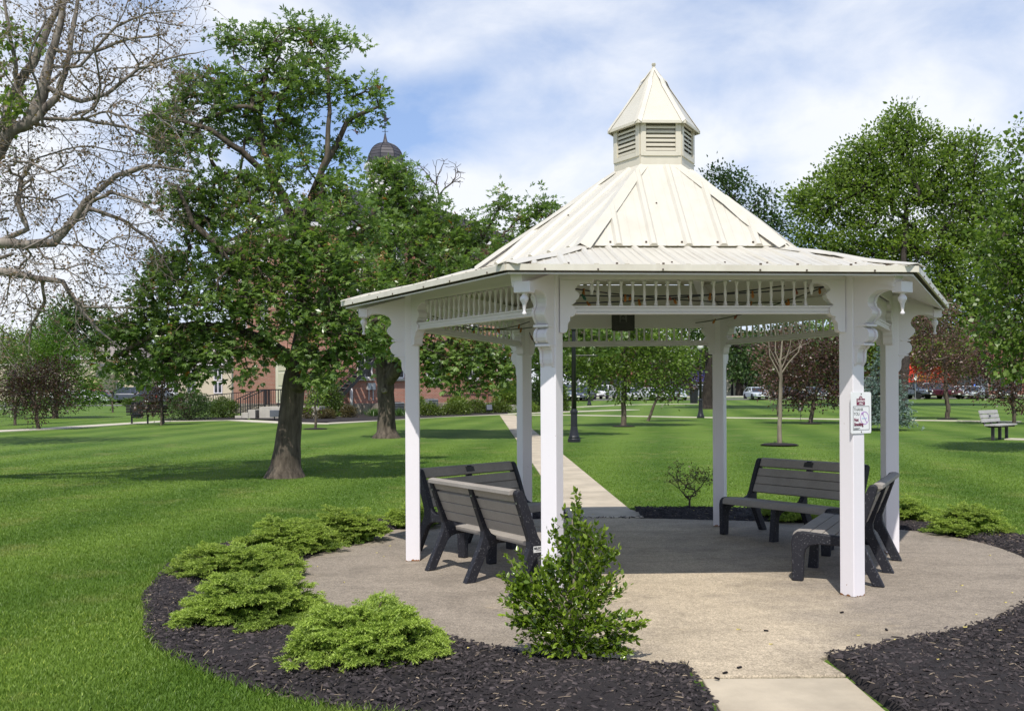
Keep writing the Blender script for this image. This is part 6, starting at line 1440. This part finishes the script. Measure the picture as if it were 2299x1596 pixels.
    for s in (-1, 1):
        if kind == 'jeep': b = MB(); b.lathe([(.01, .03), (.085, .02), (.09, -.02)], 12, (fx+.02, s*.47, fz), Matrix.Rotation(R(90), 3, 'Y')); b.build('headlight', M['lampglass'], e)
        else: b = MB(); b.box((fx-.10, s*hw*.66, fz), (.22, .34, .15), rz=-s*.35); b.build('headlight', M['lampglass'], e, bevel=.03)
        b = MB(); b.box((-h+.10, s*hw*.76, fz+.08), (.14, .22, .16 if kind != 'truck' else .4)); b.build('tail_light', M['red'] if kind != 'x' else M['red'], e)
        b = MB(); b.box((x[3]-.25, s*(hw+.10), zs+.06), (.10, .20, .15)); b.build('mirror', pm if kind == 'sedan' else M['black'], e, bevel=.02)
    b = MB()
    if kind in ('jeep', 'suv'):
        for k in range(7): b.box((fx+.03, -.27+.09*k, fz-.02), (.05, .05, .26))
        b.build('grille', M['dark'], e)
    else: b.box((fx+.015, 0, fz-.06), (.10, hw*.85, .12)); b.box((fx+.0, 0, fz-.27), (.12, hw*1.1, .10)); b.build('grille', M['dark'], e)
    b = MB(); b.box((h-.02, 0, zb+.10), (.16, hw*1.72 if kind != 'sedan' else hw*1.45, .14)); b.box((-h+.02, 0, zb+.12), (.16, hw*1.7, .16)); b.build('bumper', M['grey_metal'] if kind in ('truck',) else M['dark'] if kind != 'sedan' else pm, e, bevel=.03)
    for xx in (h+.075, -h-.075): b = MB(); b.box((xx, 0, zb+.16), (.02, .32, .15)); b.build('licence_plate', M['lampglass'], e)
    return e
FR = R(-90)
# right hand row, facing the park (towards the camera)
car('jeep', (.11, .13, .17), 2052, 111.5, FR+.55, 'slate blue boxy off-road vehicle at the left of the right hand row', 'suv')
car('truck', (.62, .61, .58), 2100, 119, R(90)+.9, 'white pickup parked behind the slate blue off-road vehicle', 'pickup')
car('suv', (.10, .022, .035), 2117, 112, FR+.35, 'dark red suv facing the park behind the pinkish plum trunk', 'suv')
car('sedan', (.66, .67, .70), 2160, 119, R(90)-.5, 'white sedan seen from the rear past the dark red suv', 'car')
car('sedan', (.36, .38, .42), 2188, 112.5, FR-.75, 'silver sedan angled behind the right plums', 'car')
car('sedan', (.12, .13, .15), 2262, 113, FR-.5, 'dark sedan hidden behind the dark plum at the right edge')
# middle row seen under the gazebo roof
car('suv', (.22, .27, .34), 1270, 113, FR+.2, 'blue suv just left of the nearest lamp post', 'suv')
car('truck', (.68, .68, .68), 1303, 121, FR+.15, 'white pickup behind the dark grey sedan', 'pickup')
car('sedan', (.085, .095, .13), 1312, 112, FR-.35, 'dark grey sedan behind the small distant lamp post')
car('suv', (.74, .74, .75), 1356, 121, FR-.4, 'white suv left of the light green tree', 'suv')
car('sedan', (.40, .40, .42), 1412, 113, FR+.2, 'grey sedan half hidden behind the light green tree trunk')
car('sedan', (.70, .71, .72), 1465, 113, FR+.3, 'white car behind the leaning plum trunk')
car('sedan', (.55, .62, .70), 1512, 113, FR+.2, 'pale blue white car under the dark plum crown')
car('suv', (.45, .47, .50), 1582, 122, FR+.15, 'silver suv behind the big dark trunk', 'suv')
car('sedan', (.52, .56, .62), 1697, 113.5, FR+.05, 'silver sedan facing the camera left of the bare sapling')
car('sedan', (.03, .03, .035), 1772, 118, R(0), 'black car behind the broad plum')
car('sedan', (.16, .17, .19), 1828, 113, FR+.2, 'dark silver sedan behind the trunk of the broad plum')
# left street
car('sedan', (.22, .02, .04), 232, 108, 0, 'maroon car on the side street behind the pink pillar')
car('suv', (.05, .06, .09), 279, 106, R(180)+.15, 'dark blue suv on the side street behind the small round sapling', 'suv')
car('suv', (.02, .022, .03), 352, 88, R(90), 'black car with red tail lights behind the dark bench', 'suv')
car('sedan', (.72, .73, .74), 150, 104, .1, 'white car behind the bright feathery tree'); car('sedan', (.75, .76, .77), 195, 105, 0, 'white car beside the pink pillar')

# ------------------------------------------------------------------ shops over the street
SY = 148.0
def shop(name, label, px0, px1, h, mat, Y=SY, depth=12, roof=None, cat='shop'):
    a, c = at(px0, 890, Y), at(px1, 890, Y); w_ = c.x-a.x; z0 = terr(Y)+.1; e = empty(name, (a.x, Y, z0), 0, label, cat)
    b = MB(); b.box((w_/2, depth/2, h/2-.2), (w_, depth, h+.4)); b.build('wall', M[mat], e)
    b = MB(); b.box((w_/2, depth/2, h+.15), (w_+.3, depth+.3, .3)); b.build('parapet', M['curb'] if roof is None else M[roof], e); return e, w_
def shop_window(e, x, z, w_, h_, fm='white', bars=2):
    m = MB(); m.box((x, -.03, z+h_/2), (w_, .06, h_)); wn = m.build('window', M['glass'], e); f = MB()
    for k in range(bars+1): f.box((x-w_/2+w_*k/bars, -.08, z+h_/2), (.10, .1, h_+.1))
    for zz in (z, z+h_): f.box((x, -.075, zz), (w_, .09, .10))
    f.build('window_frame', M[fm], wn)
def shop_door(e, x, w_=1.0, h_=2.1, mat='cream'):
    b = MB(); b.box((x, -.06, h_/2), (w_, .1, h_)); d = b.build('door', M[mat], e); b = MB(); b.box((x, -.12, h_*.70), (w_*.6, .04, h_*.38)); b.build('door_glass', M['glass'], d)
    b = MB()
    for s in (-1, 1): b.box((x+s*(w_/2+.18), -.05, h_/2+.1), (.34, .16, h_+.3))
    b.box((x, -.05, h_+.22), (w_+.7, .15, .34)); b.build('door_surround', M['black'], e)
e, w_ = shop('cream_shop', 'low cream shop with a half glazed door, seen under the gazebo roof', 1632, 1745, 3.9, 'cream', 147.5); shop_door(e, 1.45); 
for x in (3.0, 4.1, 6.0): shop_window(e, x, 1.3, .9, 1.1)
e, w_ = shop('brick_shop', 'brown brick building with upper windows above the cream shop', 1600, 1760, 10.2, 'brick2', 163); 
for k in range(5): shop_window(e, 1.2+2.1*k, 6.6, 1.0, 1.9)
b = MB(); b.box((w_/2, -.2, 8.95), (w_, .5, .35)); b.build('cornice', M['curb'], e)
e, w_ = shop('brick_shop', 'low red brick shop behind the light green tree', 1330, 1500, 7.2, 'brick2', 148.5)
for k in range(4): shop_window(e, 1.6+2.6*k, .8, 1.9, 1.9, 'grey_metal', 2); shop_window(e, 1.6+2.6*k, 4.4, 1.0, 1.7)
shop_door(e, w_-.8)
def awning(e, x, w_, z, d, h_, mat, flap=.5):
    b = MB(); b.extrude([(x-w_/2, 0, z+h_), (x-w_/2, -d, z), (x-w_/2, -d, z-flap), (x-w_/2, -d+.05, z-flap), (x-w_/2, 0, z-.02)], (w_, 0, 0)); return b.build('awning', M[mat], e)
e, w_ = shop('grey_shop', 'grey shop with a bright purple awning by the big trunk', 1500, 1632, 5.6, 'grey_metal', 149); awning(e, w_*.5, 3.4, 2.6, 1.2, 1.4, 'purple'); shop_window(e, 2, .8, 2.2, 1.6); shop_door(e, 5.4, mat='white')
e, w_ = shop('market_shop', 'shop with red awning and yellow lettering behind the pinkish plum', 2018, 2140, 8.6, 'brick2', 147)
aw = awning(e, w_*.45, w_*.86, 3.1, 1.3, 1.3, 'red', 1.25)
for body, z, s, x in (('MARKET', 2.45, .78, w_*.40), ('FRESH MEATS', 1.98, .52, w_*.46)):
    o = text(body, s, (x, -1.36, z), M['yellow'], e, align='CENTER', ext=.01)
b = MB(); b.box((w_*.47, -.12, 6.1), (w_*.8, .24, 1.7)); sg = b.build('sign_board', simple('brown_sign', (.20, .03, .02), .6), e)
o = text('MARKET', 1.25, (w_*.45, -.27, 5.65), M['yellow'], e, align='CENTER', ext=.01)
shop_window(e, 2.2, .7, 2.6, 1.4, 'white'); shop_window(e, 5.6, .7, 2.4, 1.4, 'white'); b = MB(); b.box((.2, -.1, 1.4), (.35, .2, 2.8)); b.build('pilaster', M['white'], e)
e, w_ = shop('brick_shop', 'dark brick shop behind the right plums and cars', 2140, 2330, 8.0, 'brick2', 147.2)
for k in range(5): shop_window(e, 1.6+2.5*k, .6, 2.0, 2.1, 'grey_metal')
e, w_ = shop('brick_shop', 'brick shop hidden behind the broad plum and the sign post', 1762, 2010, 8.0, 'brick2', 150)
for k in range(6): shop_window(e, 1.8+2.6*k, .8, 1.9, 1.9); shop_window(e, 1.8+2.6*k, 4.6, 1.0, 1.7)
def pole_sign(px, Y, z, label, mat, w_, h_, name='street_sign'):
    p = at(px, 890, Y); e = empty(name, (p.x, Y, terr(Y)), 0, label, 'sign'); b = MB(); b.tube([(0, 0, -.1), (0, 0, z+h_)], .04, 6); b.build('pole', M['grey_metal'], e); b = MB(); b.box((0, -.07, z+h_/2), (w_, .04, h_)); b.build('plate', M[mat] if isinstance(mat, str) else mat, e)
pole_sign(2055, 109, 2.1, 'white street sign before the red awning', 'lampglass', .34, .75); pole_sign(1520, 110, 2.0, 'thin grey sign pole under the purple awning', 'grey_metal', .3, .4)
# person in a blue shirt walking on the far pavement
def person():
    Y = 140; p = at(2188, 890, Y); g = Vector((p.x, Y, terr(Y)+.14)); e = empty('person', g, .3, 'person in a bright blue shirt on the far pavement behind the silver sedan', 'person')
    me = bpy.data.meshes.new('body'); V = [(0, 0, .95), (0, 0, 1.15), (0, 0, 1.38), (0, 0, 1.52), (0, -.02, 1.66), (.10, 0, .90), (.11, -.05, .50), (.12, .04, .08), (.12, -.10, .04), (-.10, 0, .90), (-.12, .06, .50), (-.13, .16, .10), (-.13, .02, .05), (.19, 0, 1.40), (.24, .03, 1.12), (.24, -.06, .88), (-.19, 0, 1.40), (-.24, .02, 1.12), (-.25, -.08, .90)]
    E_ = [(0, 1), (1, 2), (2, 3), (3, 4), (0, 5), (5, 6), (6, 7), (7, 8), (0, 9), (9, 10), (10, 11), (11, 12), (2, 13), (13, 14), (14, 15), (2, 16), (16, 17), (17, 18)]
    me.from_pydata(V, E_, []); o = bpy.data.objects.new('body', me); COL.objects.link(o); o.parent = e
    o.modifiers.new('skin', 'SKIN'); rr = [.14, .14, .16, .07, .11, .10, .075, .05, .04, .10, .075, .05, .04, .07, .05, .04, .07, .05, .04]
    for v, r in zip(me.skin_vertices[0].data, rr): v.radius = (r, r*.8)
    me.skin_vertices[0].data[0].use_root = True; s = o.modifiers.new('sub', 'SUBSURF'); s.levels = s.render_levels = 1
    me.materials.append(simple('skin', (.45, .28, .2), .6))
    b = MB(); b.lathe([(.20, .88), (.205, 1.1), (.22, 1.36), (.14, 1.47), (.08, 1.50)], 12, ax=Matrix.Diagonal((1, .75, 1))); b.build('shirt', simple('blue_shirt', (.04, .13, .62), .7), e, smooth=True)
    for s_ in (-1, 1): b = MB(); b.tube([(s_*.19, 0, 1.40), (s_*.235, .02, 1.16)], [.085, .075], 8); b.build('sleeve', simple('blue_shirt', (.04, .13, .62), .7), e, smooth=True)
    for (a, k, f) in (((.10, 0, .93), (.11, -.05, .50), (.12, .04, .10)), ((-.10, 0, .93), (-.12, .06, .50), (-.13, .16, .12))): b = MB(); b.tube([a, k, f], [.12, .092, .075], 8); b.build('trouser_leg', simple('dark_trousers', (.03, .03, .05), .8), e, smooth=True)
    b = MB(); b.lathe([(.02, 1.80), (.08, 1.79), (.118, 1.72), (.115, 1.66)], 10, (0, .015, 0)); b.build('hair', simple('dark_hair', (.03, .02, .015), .7), e, smooth=True)
person()
# chairs outside the cream shop
def bistro(px, label):
    Y = 144.0; p = at(px, 890, Y); g = Vector((p.x, Y, terr(Y)+.14)); e = empty('outdoor_chair', g, .5, label, 'chair', 'outdoor chairs by the cream shop'); b = MB(); b.box((0, 0, .45), (.5, .5, .05)); b.build('seat', M['brick2'], e)
    for x in (-.22, .22):
        for y in (-.22, .22): b = MB(); b.bar((x, y, 0), (x, y, .45 if y < 0 else 1.0), .04, .04); b.build('leg', M['black'], e)
    for k in range(3): b = MB(); b.box((0, .22, .62+.14*k), (.44, .03, .07)); b.build('back_slat', M['brick2'], e)
bistro(1668, 'wooden chair left of the silver sedan by the cream shop')

# ------------------------------------------------------------------ buildings beyond the left street
def house(name, label, px0, px1, Y, h, wall, roofm, rh, d=9, hip=True):
    a, c = at(px0, 890, Y), at(px1, 890, Y); w_ = c.x-a.x; e = empty(name, (a.x, Y, terr(Y)), 0, label, 'house'); b = MB(); b.box((w_/2, d/2, h/2-.1), (w_, d, h+.2)); b.build('wall', M[wall], e)
    o = .5; P_ = [Vector((-o, -o, h)), Vector((w_+o, -o, h)), Vector((w_+o, d+o, h)), Vector((-o, d+o, h))]; i_ = min(w_, d)*.45 if hip else 0
    G0, G1 = Vector((i_, d/2, h+rh)), Vector((w_-i_, d/2, h+rh)); b = MB(); b.v = [tuple(q) for q in P_+[G0, G1]]
    for f in ((0, 1, 5, 4), (1, 2, 5), (2, 3, 4, 5), (3, 0, 4), (3, 2, 1, 0)): b.face(f)
    b.build('roof', M[roofm], e); b = MB(); b.box((w_/2, -o-.02, h-.1), (w_+2*o+.05, .06, .28)); b.box((-o-.02, d/2, h-.1), (.06, d+2*o, .28)); b.build('eave_board', M['white'], e)
    k = max(2, int(w_/2.6))
    for j in range(k):
        for z in ([1.0] if h < 4 else [1.0, h-2.0]): shop_window(e, w_*(j+.5)/k, z, .95, 1.35)
    b = MB(); b.box((w_*.7, d*.6, h+rh*.8), (.7, .7, 1.6)); b.build('chimney', M['brick2'], e); return e
house('grey_roof_house', 'tan house with a grey shingle hip roof, half hidden by leaves at the left', 182, 300, 128, 5.6, 'beige', 'shingle', 3.0)
house('pale_house', 'pale house glimpsed behind the parked vehicles left of the hall', 400, 520, 122, 4.6, 'beige', 'shingle', 3.2)
e, w_ = shop('beige_building', 'long flat beige building behind the feathery tree', -60, 215, 4.3, 'beige', 122, cat='building')
for k in range(5): shop_window(e, 2.0+3.0*k, 1.0, 1.6, 1.5)
def kiosk():
    Y = 112.0; a, c = at(192, 890, Y), at(222, 890, Y); w_ = c.x-a.x; e = empty('canopy_pillar', (a.x, Y, terr(Y)), 0, 'pink panelled pillar with a yellow fascia by the side street', 'kiosk')
    n = 5
    for k in range(n): b = MB(); b.box((w_*(k+.5)/n, .6, 1.05), (w_/n-.03, 1.2, 2.1)); b.build('panel', M['pink'], e)
    b = MB(); b.box((w_/2, .6, 1.0), (w_-.06, 1.1, 2.0)); b.build('pillar_core', M['brick2'], e); b = MB(); b.box((w_/2, .6, 2.45), (w_*1.15, 1.6, .7)); b.build('fascia', simple('pale_yellow', (.62, .55, .28), .6), e)
kiosk()
w = ribbon('left_grass_verge', [(-21, 103.8), (-60, 102)], 3, M['lawn'], .03, .2); w['kind'] = 'structure'

# ------------------------------------------------------------------ mulch chips, litter, grass blades
def chips():
    n = 62000; a = rng.random(n)*2*math.pi; ro = np.array([mulch_out(x) for x in a]); t = rng.random(n)**.9
    pa = pr_(a); r = pa-.05+(ro+.05-pa)*t; x, y = PC.x+r*np.cos(a), PC.y+r*np.sin(a)
    w = rng.random(n) < np.clip((7.2/np.maximum(np.hypot(x, y), 4))**1.3, 0, 1)
    ok = w & ~np.array([in_walk(*q) for q in zip(x, y)])
    ok &= ~((r < pa-.02) & (rng.random(n) < .85))
    x, y, pa = x[ok], y[ok], pa[ok]; n = len(x); z = np.array([mulch_z(*q) for q in zip(x, y)])+.004+.012*rng.random(n); z = np.maximum(z, np.where(np.hypot(x-PC.x, y-PC.y) < pa, .004, -.02))
    L = .008+.024*rng.random(n)**1.6; W = .0025+.005*rng.random(n); th = rng.random(n)*math.pi*2; pit = rng.normal(0, .22, n)
    tint = rng.random(n)*.9; th_ = rng.random(n) < .075; tint[th_] = .92+.08*rng.random(th_.sum()); W[th_] *= .45; L[th_] *= 1.2
    d = np.stack([np.cos(th)*np.cos(pit), np.sin(th)*np.cos(pit), np.sin(pit)], 1)*L[:, None]; s = np.stack([-np.sin(th), np.cos(th), rng.normal(0, .35, n)], 1)*W[:, None]; u = np.array([0, 0, 1])*np.minimum(W, .006)[:, None]
    c = np.stack([x, y, z], 1); V = np.stack([c-d-s, c+d*.9-s*.7, c+d+s*.6, c-d*.85+s, c-d*.5+u*1.6, c+d*.6+u*1.5], 1).reshape(-1, 3); b = (np.arange(n)*6)[:, None]
    F = np.concatenate([b+np.array([[0, 1, 5, 4]]), b+np.array([[1, 2, 5, 5]])[:, [0, 1, 2, 2]], b+np.array([[2, 3, 4, 5]]), b+np.array([[3, 0, 4, 4]])])
    F4 = np.concatenate([b+np.array([[0, 1, 5, 4]]), b+np.array([[2, 3, 4, 5]])]); F3 = np.concatenate([b+np.array([[1, 2, 5]]), b+np.array([[3, 0, 4]])])
    V2 = V; me = np_mesh('mulch_chips', V2, np.concatenate([F3, F4[:, [0, 1, 2]], F4[:, [0, 2, 3]]]), M['chip'], None, np.repeat(tint, 6), kind='stuff')
chips()
def litter():
    e = MB(); c2 = MB()
    for _ in range(46):
        a = rng.random()*6.28; pa = float(pr_(a)); r = pa-.1-abs(rng.normal(0, .35)) if rng.random() < .55 else pa+rng.random()*.6; x, y = PC.x+r*math.cos(a), PC.y+r*math.sin(a); z = .004 if r < pa else mulch_z(x, y)+.02
        s = .008+.010*rng.random(); e.poly([(x+s*math.cos(t+a), y+s*.7*math.sin(t+a), z+.004*math.sin(2*t)) for t in np.linspace(0, 6.28, 7)[:-1]])
    o = e.build('fallen_petals', simple('yellow_petal', (.55, .46, .14), .7, .3, 30)); tag(o, kind='stuff')
    for px, py in ((1540, 1508), (1628, 1512), (1610, 1525), (1660, 1500), (2030, 1560), (2045, 1572), (2050, 1550), (2080, 1448), (2012, 1478), (1890, 1376), (2150, 1474), (1720, 1417), (1990, 1415), (480, 1330)):
        g = ground(px, py); t = rng.random()*3; d = Vector((math.cos(t), math.sin(t), 0))*.015; c2.bar(Vector((g.x, g.y, .006))-d, Vector((g.x, g.y, .009))+d, .012, .008)
    o = c2.build('stray_chips', M['chip']); tag(o, kind='stuff')
litter()
def grass():
    parts = []
    N = 900000; lo, hi = 4.3, 34.0
    # density falls off with distance
    u = rng.random(N); k = -.75; Y = (lo**(1+k)+u*(hi**(1+k)-lo**(1+k)))**(1/(1+k)); X = (rng.random(N)*2-1)*(.56*Y+.6)
    r = np.hypot(X-PC.x, Y-PC.y); ro = np.array([mulch_out(a) for a in np.linspace(-math.pi, math.pi, 721)])[np.clip(((np.arctan2(Y-PC.y, X-PC.x)+math.pi)/(2*math.pi)*720).astype(int), 0, 720)]
    ok = r > ro-.03+rng.normal(0, .035, N)
    ok &= ~((np.abs(X-(1.64-.0325*Y)) < .48) & (Y > 12.5)); ok &= ~((X > 1.0) & (X < 1.94) & (Y < 5.7))
    ok &= rng.random(N) > np.clip((Y-17)/16, 0, 1)**1.2
    X, Y, r, ro = X[ok], Y[ok], r[ok], ro[ok]; n = len(X)
    Z = .0095*np.maximum(0, Y-14)-.032
    clump = np.sin(X*2.1+1.7*np.sin(Y*.83+1.3*np.sin(X*.57)))*np.sin(Y*1.3+1.9*np.sin(X*.71+.9*np.sin(Y*.43))); edge = np.exp(-np.maximum(r-ro, 0)/.10)
    h = (.021+.013*rng.random(n))*np.clip(1.15-.022*Y, .5, 1)*(1+1.1*edge*rng.random(n)); w = .0021*np.maximum(1, Y/5.0)**.85*(.8+.5*rng.random(n))
    th = rng.random(n)*2*math.pi; lean = .25+.55*rng.random(n)
    dx = np.cos(th)*lean; dy = np.sin(th)*lean
    c = np.stack([X, Y, Z], 1); top = c+np.stack([dx*h, dy*h, h*.95], 1); mid = c+np.stack([dx*h*.35, dy*h*.35, h*.55], 1)
    ph = rng.random(n)*math.pi; s = np.stack([np.cos(ph), np.sin(ph), 0*ph], 1)*w[:, None]
    nr = Y < 7.5; fr = ~nr; nn = int(nr.sum()); nf = int(fr.sum())
    V1 = np.stack([(c-s*.8)[nr], (c+s*.8)[nr], (mid+s)[nr], top[nr], (mid-s)[nr]], 1).reshape(-1, 3); b = (np.arange(nn)*5)[:, None]
    V2 = np.stack([(c-s*1.25)[fr], (c+s*1.25)[fr], top[fr]], 1).reshape(-1, 3); b2 = nn*5+np.arange(nf*3).reshape(-1, 3)
    V = np.concatenate([V1, V2]); F = np.concatenate([b+np.array([[0, 1, 2]]), b+np.array([[0, 2, 4]]), b+np.array([[4, 2, 3]]), b2])
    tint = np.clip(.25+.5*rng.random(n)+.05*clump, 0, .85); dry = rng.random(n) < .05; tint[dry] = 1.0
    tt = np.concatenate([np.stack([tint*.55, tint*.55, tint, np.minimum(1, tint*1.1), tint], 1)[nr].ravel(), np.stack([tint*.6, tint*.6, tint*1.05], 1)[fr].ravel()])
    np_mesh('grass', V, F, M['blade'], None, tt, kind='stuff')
grass()
for o in COL.objects:
    if o.type == 'EMPTY': o.empty_display_size = .2
